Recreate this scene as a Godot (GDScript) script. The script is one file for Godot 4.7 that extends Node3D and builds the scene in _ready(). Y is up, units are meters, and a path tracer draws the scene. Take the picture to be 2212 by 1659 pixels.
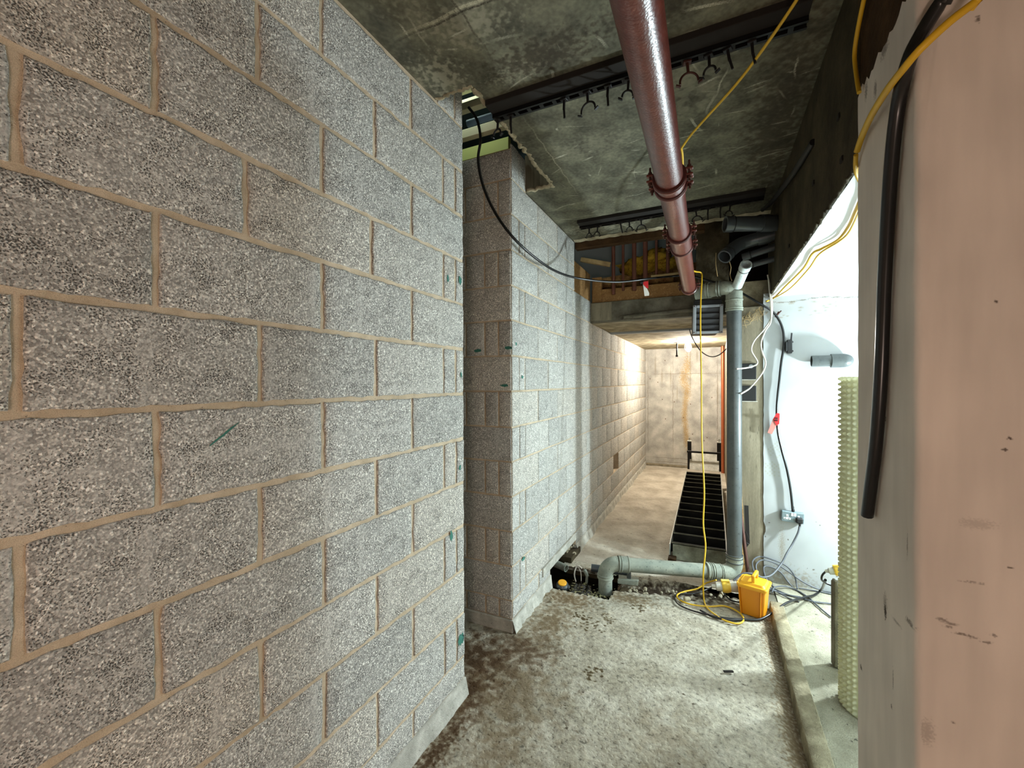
extends Node3D
# Measured frame: x to the right, y above the lens, d along the corridor. P() turns it into the world (floor at y = 0).
const H := 1.596
const CEIL := 1.31
const BED := [1.526, 1.300, 1.074, 0.847, 0.62, 0.398, 0.17, -0.058, -0.289, -0.51, -0.732, -0.957, -1.18, -1.40, -1.52]
const XL := -1.15
var rng := RandomNumberGenerator.new()
var taken := {}
var M := {}
var mesh_cache := {}

func P(x: float, y: float, d: float) -> Vector3:
	return Vector3(x, y + H, -d)

func _ready() -> void:
	rng.seed = 7
	setup_camera_and_light()
	make_materials()
	build_shell()
	build_block_walls()
	build_right_side()
	build_void()
	build_floor()
	build_red_pipe()
	build_drain()
	build_rails()
	build_loose_pipes()
	build_far_end()
	build_stair()
	build_sump()
	build_right_room()
	build_floor_things()
	build_cables()

func setup_camera_and_light() -> void:
	var yaw := 0.4438
	var pit := -0.004
	var rol := 0.0034
	# rows of the measured rotation (x, y, d) -> camera
	var ry := Basis(Vector3(cos(yaw), 0, -sin(yaw)), Vector3(0, 1, 0), Vector3(sin(yaw), 0, cos(yaw)))
	var rp := Basis(Vector3(1, 0, 0), Vector3(0, cos(pit), sin(pit)), Vector3(0, -sin(pit), cos(pit)))
	var rr := Basis(Vector3(cos(rol), sin(rol), 0), Vector3(-sin(rol), cos(rol), 0), Vector3(0, 0, 1))
	var m := rr * rp * ry
	var t := m.transposed()
	var right: Vector3 = t.x
	var up: Vector3 = t.y
	var fwd: Vector3 = t.z
	var cam := Camera3D.new()
	cam.name = "camera"
	cam.keep_aspect = Camera3D.KEEP_HEIGHT
	cam.fov = rad_to_deg(2.0 * atan(829.5 / 908.0))
	cam.near = 0.02
	cam.far = 60.0
	add_child(cam)
	cam.transform = Transform3D(Basis(Vector3(right.x, right.y, -right.z), Vector3(up.x, up.y, -up.z), Vector3(-fwd.x, -fwd.y, fwd.z)), P(0, 0, 0))
	cam.current = true
	var e := Environment.new()
	e.background_mode = Environment.BG_COLOR
	e.background_color = Color(0.0, 0.0, 0.0)
	e.tonemap_mode = Environment.TONE_MAPPER_LINEAR
	e.tonemap_exposure = 1.0
	e.sdfgi_enabled = true
	e.ssao_enabled = true
	e.ssil_enabled = true
	var we := WorldEnvironment.new()
	we.name = "environment"
	we.environment = e
	add_child(we)
	# the site lamps; each has its glowing fitting in the builder named beside it
	omni("lamp_behind_light", P(0.45, -0.60, -1.35), Color(1.0, 0.885, 0.825), 1.55, 0.16)      # build_shell: lamp behind the camera
	omni("room_lamp_light", P(1.50, -0.42, 3.52), Color(0.89, 0.965, 0.985), 5.8, 0.045)        # build_right_room
	omni("festoon_lamp_light", P(-0.320, 0.545, 6.98), Color(1.0, 0.965, 0.91), 4.3, 0.05)     # build_far_end
	omni("loft_lamp_light", P(-1.60, 2.15, 2.36), Color(0.95, 1.0, 0.93), 0.34, 0.05)         # build_void

func omni(called: String, at: Vector3, c: Color, energy: float, size: float) -> void:
	var l := OmniLight3D.new()
	l.name = called
	l.light_color = c
	l.light_energy = energy
	l.light_size = size
	l.omni_range = 14.0
	l.omni_attenuation = 2.0
	l.shadow_enabled = true
	add_child(l)
	l.position = at

# ---------------------------------------------------------------- naming
func numbered(called: String) -> String:
	var n: int = taken.get(called, 0)
	taken[called] = n + 1
	return called if n == 0 else "%s_%03d" % [called, n]

func thing(called: String, label: String, category: String, base: Vector3, group := "", kind := "") -> Node3D:
	var o := Node3D.new()
	o.name = numbered(called)
	add_child(o)
	o.position = base
	tag(o, label, category, group, kind)
	return o

func tag(o: Node3D, label: String, category: String, group := "", kind := "") -> Node3D:
	if label:
		o.set_meta("label", label)
	if category:
		o.set_meta("category", category)
	if group:
		o.set_meta("group", group)
	if kind:
		o.set_meta("kind", kind)
	return o

func put(called: String, mesh: Mesh, m: Material, parent: Node3D = null, xf := Transform3D()) -> MeshInstance3D:
	var o := MeshInstance3D.new()
	o.mesh = mesh
	o.material_override = m
	if parent == null:
		o.name = numbered(called)
		add_child(o)
		o.transform = xf
	else:
		o.name = called
		parent.add_child(o, true)
		o.global_transform = xf
	return o

func obj(called: String, st: SurfaceTool, m: Material, parent: Node3D = null) -> MeshInstance3D:
	return put(called, st.commit(), m, parent)

func mb() -> SurfaceTool:
	var st := SurfaceTool.new()
	st.begin(Mesh.PRIMITIVE_TRIANGLES)
	return st

# ---------------------------------------------------------------- shapes
func vert(st: SurfaceTool, p: Vector3, n: Vector3, uv := Vector2.INF) -> void:
	st.set_normal(n)
	st.set_uv(Vector2(p.x, -p.z) if uv == Vector2.INF else uv)
	st.add_vertex(p)

func poly(st: SurfaceTool, pts: Array, n: Vector3) -> void:
	for i in range(1, pts.size() - 1):
		var a: Vector3 = pts[0]
		var b: Vector3 = pts[i]
		var c: Vector3 = pts[i + 1]
		if (b - a).cross(c - a).dot(n) > 0.0:
			vert(st, a, n); vert(st, c, n); vert(st, b, n)
		else:
			vert(st, a, n); vert(st, b, n); vert(st, c, n)

func cbox(st: SurfaceTool, xf: Transform3D, size: Vector3, c := 0.0) -> void:
	var h := size * 0.5
	c = minf(c, minf(h.x, minf(h.y, h.z)) * 0.9)
	var axes := [0, 1, 2]
	for a in axes:
		var b: int = (a + 1) % 3
		var k: int = (a + 2) % 3
		for s in [-1.0, 1.0]:
			var pts := []
			for q in [[-1.0, -1.0], [1.0, -1.0], [1.0, 1.0], [-1.0, 1.0]]:
				var p := Vector3()
				p[a] = s * h[a]
				p[b] = q[0] * (h[b] - c)
				p[k] = q[1] * (h[k] - c)
				pts.append(xf * p)
			var n := Vector3()
			n[a] = s
			poly(st, pts, (xf.basis * n).normalized())
	if c <= 0.0:
		return
	for a in axes:
		var b: int = (a + 1) % 3
		var k: int = (a + 2) % 3
		for sa in [-1.0, 1.0]:
			for sb in [-1.0, 1.0]:
				var pts := []
				for q in [[0, -1.0], [0, 1.0], [1, 1.0], [1, -1.0]]:
					var p := Vector3()
					p[a] = sa * (h[a] if q[0] == 0 else h[a] - c)
					p[b] = sb * (h[b] - c if q[0] == 0 else h[b])
					p[k] = q[1] * (h[k] - c)
					pts.append(xf * p)
				var n := Vector3()
				n[a] = sa
				n[b] = sb
				poly(st, pts, (xf.basis * n).normalized())
	for sx in [-1.0, 1.0]:
		for sy in [-1.0, 1.0]:
			for sz in [-1.0, 1.0]:
				var q := Vector3(sx * (h.x - c), sy * (h.y - c), sz * (h.z - c))
				poly(st, [xf * (q + Vector3(sx * c, 0, 0)), xf * (q + Vector3(0, sy * c, 0)), xf * (q + Vector3(0, 0, sz * c))], (xf.basis * Vector3(sx, sy, sz)).normalized())

# a box by its extents in the measured frame
func ebox(st: SurfaceTool, x0: float, x1: float, y0: float, y1: float, d0: float, d1: float, c := 0.0) -> void:
	cbox(st, Transform3D(Basis(), P((x0 + x1) / 2, (y0 + y1) / 2, (d0 + d1) / 2)), Vector3(absf(x1 - x0), absf(y1 - y0), absf(d1 - d0)), c)

func bar(st: SurfaceTool, a: Vector3, b: Vector3, w: float, t: float, c := 0.0, up := Vector3.UP) -> void:
	var y := (b - a).normalized()
	if absf(y.dot(up)) > 0.98:
		up = Vector3.RIGHT
	var x := y.cross(up).normalized()
	cbox(st, Transform3D(Basis(x, y, x.cross(y)), (a + b) / 2), Vector3(w, a.distance_to(b), t), c)

func along(dir: Vector3) -> Basis:
	var y := dir.normalized()
	var r := Vector3.RIGHT if absf(y.x) < 0.9 else Vector3.UP
	var z := r.cross(y).normalized()
	return Basis(y.cross(z).normalized(), y, z)

# profile: Vector2(radius, height along the axis); the outside lies to the right of the way up
func lathe(st: SurfaceTool, prof: Array, xf: Transform3D, seg := 24) -> void:
	for i in prof.size() - 1:
		var a: Vector2 = prof[i]
		var b: Vector2 = prof[i + 1]
		if a.is_equal_approx(b):
			continue
		var nn := Vector2(b.y - a.y, a.x - b.x).normalized()
		for k in seg:
			var t0 := TAU * k / seg
			var t1 := TAU * (k + 1) / seg
			var r0 := Vector3(cos(t0), 0, sin(t0))
			var r1 := Vector3(cos(t1), 0, sin(t1))
			var n0: Vector3 = (xf.basis * (r0 * nn.x + Vector3.UP * nn.y)).normalized()
			var n1: Vector3 = (xf.basis * (r1 * nn.x + Vector3.UP * nn.y)).normalized()
			var p := [xf * (r0 * a.x + Vector3.UP * a.y), xf * (r0 * b.x + Vector3.UP * b.y), xf * (r1 * b.x + Vector3.UP * b.y), xf * (r1 * a.x + Vector3.UP * a.y)]
			var q := [n0, n0, n1, n1]
			var u := [Vector2(k / float(seg), a.y), Vector2(k / float(seg), b.y), Vector2((k + 1) / float(seg), b.y), Vector2((k + 1) / float(seg), a.y)]
			for tri in [[0, 1, 2], [0, 2, 3]]:
				var cr: Vector3 = (p[tri[1]] - p[tri[0]]).cross(p[tri[2]] - p[tri[0]])
				if cr.length_squared() < 1e-18:
					continue
				var order: Array = tri if cr.dot(q[0] + q[2]) < 0.0 else [tri[0], tri[2], tri[1]]
				for j in order:
					vert(st, p[j], q[j], u[j])

func rod(st: SurfaceTool, a: Vector3, b: Vector3, r: float, seg := 14) -> void:
	var l := a.distance_to(b)
	lathe(st, [Vector2(0, 0), Vector2(r, 0), Vector2(r, l), Vector2(0, l)], Transform3D(along(b - a), a), seg)

func hollow(st: SurfaceTool, a: Vector3, b: Vector3, r: float, wall := 0.004, seg := 28) -> void:
	var l := a.distance_to(b)
	lathe(st, [Vector2(r - wall, 0), Vector2(r, 0), Vector2(r, l), Vector2(r - wall, l), Vector2(r - wall, 0)], Transform3D(along(b - a), a), seg)

func ring(st: SurfaceTool, at: Vector3, dir: Vector3, r: float, w: float, proud: float, seg := 28) -> void:
	var c := minf(w, proud) * 0.35
	lathe(st, [Vector2(r - 0.002, -w / 2), Vector2(r + proud - c, -w / 2), Vector2(r + proud, -w / 2 + c), Vector2(r + proud, w / 2 - c), Vector2(r + proud - c, w / 2), Vector2(r - 0.002, w / 2)], Transform3D(along(dir), at), seg)

func smooth(pts: Array, step := 0.02) -> PackedVector3Array:
	var out := PackedVector3Array()
	for i in pts.size() - 1:
		var a: Vector3 = pts[maxi(i - 1, 0)]
		var b: Vector3 = pts[i]
		var c: Vector3 = pts[i + 1]
		var d: Vector3 = pts[mini(i + 2, pts.size() - 1)]
		var n := clampi(int(b.distance_to(c) / step), 2, 14)
		for k in n:
			out.append(b.cubic_interpolate(c, a, d, k / float(n)))
	out.append(pts[-1])
	return out

func tube(st: SurfaceTool, pts: PackedVector3Array, r: float, seg := 8, capped := true) -> void:
	var n := pts.size()
	var side := Vector3.ZERO
	var rings := []
	var norms := []
	for i in n:
		var t := (pts[mini(i + 1, n - 1)] - pts[maxi(i - 1, 0)]).normalized()
		if side == Vector3.ZERO:
			side = along(t).x
		side = (side - t * side.dot(t)).normalized()
		var o := t.cross(side)
		var rg := []
		var ng := []
		for k in seg:
			var nn := side * cos(TAU * k / seg) + o * sin(TAU * k / seg)
			rg.append(pts[i] + nn * r)
			ng.append(nn)
		rings.append(rg)
		norms.append(ng)
	for i in n - 1:
		for k in seg:
			var k2 := (k + 1) % seg
			var p := [rings[i][k], rings[i + 1][k], rings[i + 1][k2], rings[i][k2]]
			var q := [norms[i][k], norms[i + 1][k], norms[i + 1][k2], norms[i][k2]]
			for tri in [[0, 1, 2], [0, 2, 3]]:
				var cr: Vector3 = (p[tri[1]] - p[tri[0]]).cross(p[tri[2]] - p[tri[0]])
				var order: Array = tri if cr.dot(q[0] + q[2]) < 0.0 else [tri[0], tri[2], tri[1]]
				for j in order:
					vert(st, p[j], q[j])
	if capped:
		poly(st, rings[0], (pts[0] - pts[1]).normalized())
		poly(st, rings[n - 1], (pts[n - 1] - pts[n - 2]).normalized())

func arc(center: Vector3, u: Vector3, v: Vector3, r: float, a0: float, a1: float, n := 14) -> PackedVector3Array:
	var out := PackedVector3Array()
	for i in n + 1:
		var a := lerpf(a0, a1, i / float(n))
		out.append(center + u * cos(a) * r + v * sin(a) * r)
	return out

# a rough-faced grid over [0,1]^2: at(u, v) gives the point
func sheet(st: SurfaceTool, nx: int, ny: int, at: Callable, facing: Vector3, uvs = null, keep = null) -> void:
	st.set_smooth_group(0)
	var p := []
	for j in ny + 1:
		var row := PackedVector3Array()
		for i in nx + 1:
			row.append(at.call(i / float(nx), j / float(ny)))
		p.append(row)
	var a0: Vector3 = p[0][0]
	var flip: bool = (p[0][1] - a0).cross(p[1][0] - a0).dot(facing) > 0.0
	for j in ny:
		for i in nx:
			if keep != null and not keep.call((i + 0.5) / nx, (j + 0.5) / ny):
				continue
			var q := [[i, j], [i + 1, j], [i + 1, j + 1], [i, j + 1]]
			for tri in ([[0, 2, 1], [0, 3, 2]] if flip else [[0, 1, 2], [0, 2, 3]]):
				for k in tri:
					var g: Array = q[k]
					var w: Vector3 = p[g[1]][g[0]]
					st.set_uv(uvs.call(w) if uvs != null else Vector2(g[0] / float(nx), g[1] / float(ny)))
					st.add_vertex(w)

func done(st: SurfaceTool) -> Mesh:
	st.index()
	st.generate_normals()
	return st.commit()

# ---------------------------------------------------------------- surfaces
func noise_bytes(sd: int, freq: float, w: int, h: int, octaves := 3, kind := FastNoiseLite.TYPE_SIMPLEX_SMOOTH, seamless := true, ret := -1) -> PackedByteArray:
	var n := FastNoiseLite.new()
	n.seed = sd
	n.noise_type = kind
	n.frequency = freq
	n.fractal_octaves = octaves
	if octaves == 1:
		n.fractal_type = FastNoiseLite.FRACTAL_NONE
	if ret >= 0:
		n.cellular_return_type = ret as FastNoiseLite.CellularReturnType
		n.cellular_jitter = 1.0
	var im: Image = n.get_seamless_image(w, h) if seamless else n.get_image(w, h)
	im.convert(Image.FORMAT_L8)
	return im.get_data()

func tex(im: Image) -> ImageTexture:
	return ImageTexture.create_from_image(im)

func stdmat(c: Color, rough := 0.7, metal := 0.0) -> StandardMaterial3D:
	var m := StandardMaterial3D.new()
	m.albedo_color = c
	m.roughness = rough
	m.metallic = metal
	return m

func trimat(t: Texture2D, ht: Texture2D, period: float, tint: Color, rough: float, relief: float, off := Vector3.ZERO) -> StandardMaterial3D:
	var m := stdmat(tint, rough)
	m.albedo_texture = t
	m.uv1_triplanar = true
	m.uv1_world_triplanar = true
	m.uv1_triplanar_sharpness = 6.0
	m.uv1_scale = Vector3.ONE / period
	m.uv1_offset = off
	m.metallic_specular = 0.3
	if ht:
		m.heightmap_enabled = true
		m.heightmap_texture = ht
		m.heightmap_scale = relief
	return m

func grey_image(data: PackedByteArray, w: int, h: int) -> Image:
	return Image.create_from_data(w, h, false, Image.FORMAT_L8, data)

func c8(v: float) -> int:
	return clampi(int(v), 0, 255)

# open-textured concrete block: grains of aggregate with pits between them
func block_textures(n: int) -> Array:
	var grain := noise_bytes(11, 0.15, n, n, 1, FastNoiseLite.TYPE_CELLULAR, true, FastNoiseLite.RETURN_CELL_VALUE)
	var dist := noise_bytes(11, 0.15, n, n, 1, FastNoiseLite.TYPE_CELLULAR, true, FastNoiseLite.RETURN_DISTANCE)
	var pit := noise_bytes(5, 0.12, n, n, 3)
	var broad := noise_bytes(6, 0.007, n, n, 3)
	var col := PackedByteArray()
	var hgt := PackedByteArray()
	col.resize(n * n * 3)
	hgt.resize(n * n)
	for i in n * n:
		var g := grain[i] / 255.0
		var d := dist[i] / 255.0
		var b := broad[i] / 255.0
		var openness := 0.30 + (b - 0.5) * 0.42
		var p := clampf((openness - pit[i] / 255.0) * 9.0, 0.0, 1.0)
		var v := 0.68 + (g - 0.5) * 0.28 + (b - 0.5) * 0.10 - d * 0.10
		if g > 0.95:
			v += 0.12
		v = lerpf(v, 0.26, p * 0.8)
		col[i * 3] = c8(255.0 * v * 1.0)
		col[i * 3 + 1] = c8(255.0 * v * 0.997)
		col[i * 3 + 2] = c8(255.0 * v * 0.98)
		hgt[i] = c8(255.0 * (0.62 - d * 0.28 + (g - 0.5) * 0.22 - p * 0.45))
	return [tex(Image.create_from_data(n, n, false, Image.FORMAT_RGB8, col)), tex(grey_image(hgt, n, n))]

# plain cast concrete, plaster, mortar: a base colour with cloudy tone, fine grain and a few specks
func cloudy_textures(n: int, sd: int, lo: Color, hi: Color, fine: float, specks: float, streak := false) -> Array:
	var cloud := noise_bytes(sd, 0.006 if not streak else 0.004, n, n, 4)
	var mid := noise_bytes(sd + 1, 0.04, n, n, 3)
	var small := noise_bytes(sd + 2, 0.22, n, n, 2)
	var col := PackedByteArray()
	var hgt := PackedByteArray()
	col.resize(n * n * 3)
	hgt.resize(n * n)
	for i in n * n:
		var k := clampf(0.5 + (cloud[i] / 255.0 - 0.5) * 1.15 + (mid[i] / 255.0 - 0.5) * 0.35, 0.0, 1.0)
		var f := 1.0 + (small[i] / 255.0 - 0.5) * fine
		if mid[i] < 255.0 * specks:
			f *= 0.62
		var c := lo.lerp(hi, k)
		col[i * 3] = c8(c.r * 255.0 * f)
		col[i * 3 + 1] = c8(c.g * 255.0 * f)
		col[i * 3 + 2] = c8(c.b * 255.0 * f)
		hgt[i] = c8(128.0 + (small[i] - 128) * 0.45 + (mid[i] - 128) * 0.55)
	return [tex(Image.create_from_data(n, n, false, Image.FORMAT_RGB8, col)), tex(grey_image(hgt, n, n))]

func blend_at(im: Image, x: int, y: int, c: Color, k: float) -> void:
	if x >= 0 and y >= 0 and x < im.get_width() and y < im.get_height() and k > 0.0:
		im.set_pixel(x, y, im.get_pixel(x, y).lerp(c, minf(k, 1.0)))

# an uneven patch: centre and radii in pixels
func blot(im: Image, cx: float, cy: float, rx: float, ry: float, c: Color, k: float, sd: int, hard := 3.0, grain := 0.9, turn := 0.0) -> void:
	var n := FastNoiseLite.new()
	n.seed = sd
	n.frequency = 1.0
	n.fractal_octaves = 4
	var reach := int(maxf(rx, ry) * 1.6) + 2
	var f := 2.6 / maxf(minf(rx, ry), 2.0)
	var co := cos(turn)
	var si := sin(turn)
	for y in range(int(cy) - reach, int(cy) + reach + 1):
		if y < 0 or y >= im.get_height():
			continue
		for x in range(int(cx) - reach, int(cx) + reach + 1):
			if x < 0 or x >= im.get_width():
				continue
			var dx := x - cx
			var dy := y - cy
			var u := (dx * co + dy * si) / rx
			var v := (-dx * si + dy * co) / ry
			var r := sqrt(u * u + v * v)
			if r > 1.6:
				continue
			var a := (1.0 - r + n.get_noise_2d(x * f, y * f) * grain) * hard
			if a > 0.0:
				blend_at(im, x, y, c, minf(a, 1.0) * k)

func scratch(im: Image, x: float, y: float, ang: float, length: float, wide: float, c: Color, k: float) -> void:
	var n := int(length)
	for i in n:
		var f := sin(PI * i / float(n))
		var px := x + cos(ang) * i + sin(i * 0.11) * 1.2
		var py := y + sin(ang) * i + cos(i * 0.07) * 1.2
		for j in range(-int(wide), int(wide) + 1):
			blend_at(im, int(px - sin(ang) * j), int(py + cos(ang) * j), c, k * f * rng.randf_range(0.3, 1.0))

func ceiling_texture() -> Array:
	var w := 800
	var h := 1700
	var a := noise_bytes(31, 0.012, w, h, 4, FastNoiseLite.TYPE_SIMPLEX_SMOOTH, false)
	var b := noise_bytes(32, 0.10, w, h, 3, FastNoiseLite.TYPE_SIMPLEX_SMOOTH, false)
	var col := PackedByteArray()
	col.resize(w * h * 3)
	for i in w * h:
		var v := 0.385 + (a[i] / 255.0 - 0.5) * 0.22 + (b[i] / 255.0 - 0.5) * 0.12
		col[i * 3] = c8(255 * v * 1.0)
		col[i * 3 + 1] = c8(255 * v * 0.98)
		col[i * 3 + 2] = c8(255 * v * 0.82)
	var im := Image.create_from_data(w, h, false, Image.FORMAT_RGB8, col)
	# u = (x + 1.5) * 400, v = (d + 0.4) * 400
	var pale := Color(0.62, 0.60, 0.52)
	for q in [[-0.80, 1.32, 0.16, 0.10, 0.55], [-0.75, 1.62, 0.12, 0.05, 0.5], [-1.05, 1.50, 0.10, 0.12, 0.75], [-0.95, 1.0, 0.10, 0.2, 0.45], [-0.1, 2.0, 0.18, 0.22, 0.4], [-0.6, 2.3, 0.25, 0.1, 0.3], [-0.9, 3.55, 0.3, 0.12, 0.55], [-0.3, 3.6, 0.3, 0.08, 0.4], [0.05, 0.9, 0.14, 0.3, 0.3]]:
		blot(im, (q[0] + 1.5) * 400, (q[1] + 0.4) * 400, q[2] * 400, q[3] * 400, pale, q[4], int(q[1] * 100), 1.4, 1.5)
	for q in [[-0.62, 1.58, 0.22, 0.10, 0.75], [-0.2, 1.55, 0.2, 0.08, 0.6], [-0.45, 0.8, 0.25, 0.25, 0.4], [0.25, 1.4, 0.2, 0.3, 0.65], [0.3, 2.6, 0.14, 0.9, 0.6], [-0.35, 2.9, 0.35, 0.2, 0.3]]:
		blot(im, (q[0] + 1.5) * 400, (q[1] + 0.4) * 400, q[2] * 400, q[3] * 400, Color(0.20, 0.17, 0.13), q[4] * 0.8, int(q[0] * 90 + 300), 1.5, 1.2)
	for i in 170:
		var x := rng.randf_range(-1.2, 0.4)
		var d := rng.randf_range(0.2, 3.7)
		scratch(im, (x + 1.5) * 400, (d + 0.4) * 400, rng.randf_range(-0.5, 0.5) + (1.4 if rng.randf() < 0.25 else 0.0), rng.randf_range(12, 85), rng.randf_range(0.5, 2.9), Color(0.80, 0.78, 0.70), rng.randf_range(0.45, 1.0))
	# shutter-board lines
	scratch(im, (-1.13 + 1.5) * 400, (1.26 + 0.4) * 400, 0.0, 300, 2.0, Color(0.78, 0.75, 0.64), 0.8)
	scratch(im, (-1.13 + 1.5) * 400, (1.275 + 0.4) * 400, 0.0, 300, 1.0, Color(0.15, 0.13, 0.1), 0.8)
	scratch(im, (-0.80 + 1.5) * 400, (0.4 + 0.4) * 400, 1.571, 500, 1.0, Color(0.2, 0.18, 0.14), 0.8)
	scratch(im, (-0.84 + 1.5) * 400, (1.85 + 0.4) * 400, 1.571, 420, 1.5, Color(0.72, 0.70, 0.62), 0.8)
	return [tex(im), null]

func floor_uv(p: Vector3) -> Vector2:
	return Vector2((p.x + 1.5) / 2.8, (-p.z - 0.6) / 4.0)

func floor_texture() -> ImageTexture:
	var w := 1120
	var h := 1600
	var a := noise_bytes(41, 0.010, w, h, 4, FastNoiseLite.TYPE_SIMPLEX_SMOOTH, false)
	var b := noise_bytes(42, 0.07, w, h, 3, FastNoiseLite.TYPE_SIMPLEX_SMOOTH, false)
	var s := noise_bytes(43, 0.3, w, h, 2, FastNoiseLite.TYPE_SIMPLEX_SMOOTH, false)
	var col := PackedByteArray()
	col.resize(w * h * 3)
	for i in w * h:
		var v := 0.66 + (a[i] / 255.0 - 0.5) * 0.16 + (b[i] / 255.0 - 0.5) * 0.20 + (s[i] / 255.0 - 0.5) * 0.14
		if b[i] < 52:
			v *= 0.76
		var warm := a[i] / 255.0
		col[i * 3] = c8(255 * v)
		col[i * 3 + 1] = c8(255 * v * (0.945 + 0.02 * warm))
		col[i * 3 + 2] = c8(255 * v * (0.825 + 0.06 * warm))
	var im := Image.create_from_data(w, h, false, Image.FORMAT_RGB8, col)
	var mud := Color(0.30, 0.22, 0.145)
	var damp := Color(0.43, 0.36, 0.265)
	# x, d, half-widths, colour 0 mud / 1 damp, strength
	for q in [[-1.13, 1.85, 0.16, 0.30, 0, 0.95], [-1.08, 1.45, 0.07, 0.35, 0, 0.9], [-1.25, 2.15, 0.30, 0.28, 0, 0.95], [-1.0, 2.30, 0.22, 0.18, 0, 0.7], [-0.92, 1.95, 0.28, 0.30, 1, 0.65], [-0.97, 2.62, 0.16, 0.30, 1, 0.8], [-0.95, 2.97, 0.26, 0.12, 1, 0.95], [-0.85, 1.62, 0.14, 0.22, 1, 0.5],
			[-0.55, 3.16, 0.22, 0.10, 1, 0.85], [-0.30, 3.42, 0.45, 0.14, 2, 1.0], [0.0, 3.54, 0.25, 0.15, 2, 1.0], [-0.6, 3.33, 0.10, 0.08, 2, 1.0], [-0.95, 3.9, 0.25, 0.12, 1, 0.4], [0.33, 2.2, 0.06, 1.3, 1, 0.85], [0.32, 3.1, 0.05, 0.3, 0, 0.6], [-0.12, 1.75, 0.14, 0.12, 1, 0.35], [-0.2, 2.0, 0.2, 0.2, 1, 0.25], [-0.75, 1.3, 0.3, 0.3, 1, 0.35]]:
		blot(im, (q[0] + 1.5) * 400, (q[1] - 0.6) * 400, q[2] * 400, q[3] * 400, [mud, damp, Color(0.20, 0.155, 0.11)][int(q[4])], q[5], int(q[0] * 70 + q[1] * 300 + 500), 1.1, 1.0)
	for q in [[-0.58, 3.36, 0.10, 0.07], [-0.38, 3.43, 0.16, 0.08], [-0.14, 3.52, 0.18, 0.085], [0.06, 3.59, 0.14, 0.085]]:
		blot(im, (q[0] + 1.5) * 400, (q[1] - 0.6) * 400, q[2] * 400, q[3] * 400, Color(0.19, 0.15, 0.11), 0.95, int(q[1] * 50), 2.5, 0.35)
	# wet boot prints: clusters of small lugs
	for q in [[-0.72, 2.70, 0.10, 0.08, 0.6], [-0.80, 2.79, 0.07, 0.05, -0.6], [-0.64, 2.83, 0.05, 0.07, 0.3], [-0.47, 3.06, 0.06, 0.05, 0.0], [-0.587, 2.26, 0.055, 0.065, 0.2]]:
		for k in 26:
			var u := rng.randf_range(-1, 1)
			var v := rng.randf_range(-1, 1)
			if u * u + v * v > 1.0:
				continue
			blot(im, (q[0] + u * q[2] + 1.5) * 400, (q[1] + v * q[3] - 0.6) * 400, rng.randf_range(2.5, 5.5), rng.randf_range(2.0, 4.5), Color(0.30, 0.25, 0.16), 0.85, k * 7 + int(q[1] * 99), 3.0, 0.7, q[4] + u)
	for k in 120:
		blot(im, rng.randf_range(150, 740), rng.randf_range(60, 1500), rng.randf_range(1.2, 4.5), rng.randf_range(1.0, 3.0), Color(0.26, 0.22, 0.17), 0.8, k, 3.0, 0.8)
	M.floor_relief = []
	var c2 := noise_bytes(48, 0.13, w, h, 3, FastNoiseLite.TYPE_SIMPLEX_SMOOTH, false)
	var hg := PackedByteArray()
	hg.resize(w * h)
	for i in w * h:
		var pitted := clampf((105.0 - c2[i]) / 60.0, 0.0, 1.0)
		hg[i] = c8(150.0 + (b[i] - 128) * 0.35 - pitted * 90.0)
	M.floor_relief = tex(grey_image(hg, w, h))
	return tex(im)

func white_wall_texture() -> ImageTexture:
	# u = (x - 0.37) / 1.6, v = (0.70 - y) / 2.4
	var w := 640
	var h := 960
	var a := noise_bytes(51, 0.008, w, h, 3, FastNoiseLite.TYPE_SIMPLEX_SMOOTH, false)
	var im := Image.create_empty(w, h, false, Image.FORMAT_RGB8)
	for y in h:
		for x in w:
			var v := 0.67 + (a[y * w + x] / 255.0 - 0.5) * 0.06
			im.set_pixel(x, y, Color(v * 0.985, v * 1.0, v * 1.0))
	var grime := Color(0.52, 0.47, 0.38)
	for k in 34:
		blot(im, rng.randf_range(5, 620), rng.randf_range(700, 930), rng.randf_range(1.0, 3.5), rng.randf_range(1.0, 2.5), Color(0.30, 0.27, 0.22), 0.7, k + 40, 3.0, 0.8)
	for k in 26:
		blot(im, rng.randf_range(8, 190), rng.randf_range(30, 85), rng.randf_range(2, 9), rng.randf_range(1, 4), grime, 0.5, k + 90, 2.0, 1.2)
	for k in 9:
		blot(im, 20 + k * 28, 28 + sin(k) * 4, 14, 2.0, Color(0.33, 0.28, 0.22), 0.6, k + 200, 2.0, 1.3)
	blot(im, 60, 905, 90, 40, grime, 0.55, 301, 1.2, 1.2)
	blot(im, 50, 800, 10, 70, grime, 0.5, 302, 1.2, 1.0)
	# two lattice prints of a mesh
	for o in [[38.0, 495.0], [24.0, 560.0]]:
		for i in range(-3, 4):
			for j in range(-3, 4):
				if i * i + j * j < 10 and rng.randf() < 0.8:
					blot(im, o[0] + (i + j) * 6.0, o[1] + (i - j) * 6.0, 3.2, 3.2, Color(0.62, 0.62, 0.56), 0.55, i * 9 + j + 400, 3.0, 0.6, 0.78)
	return tex(im)

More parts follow.
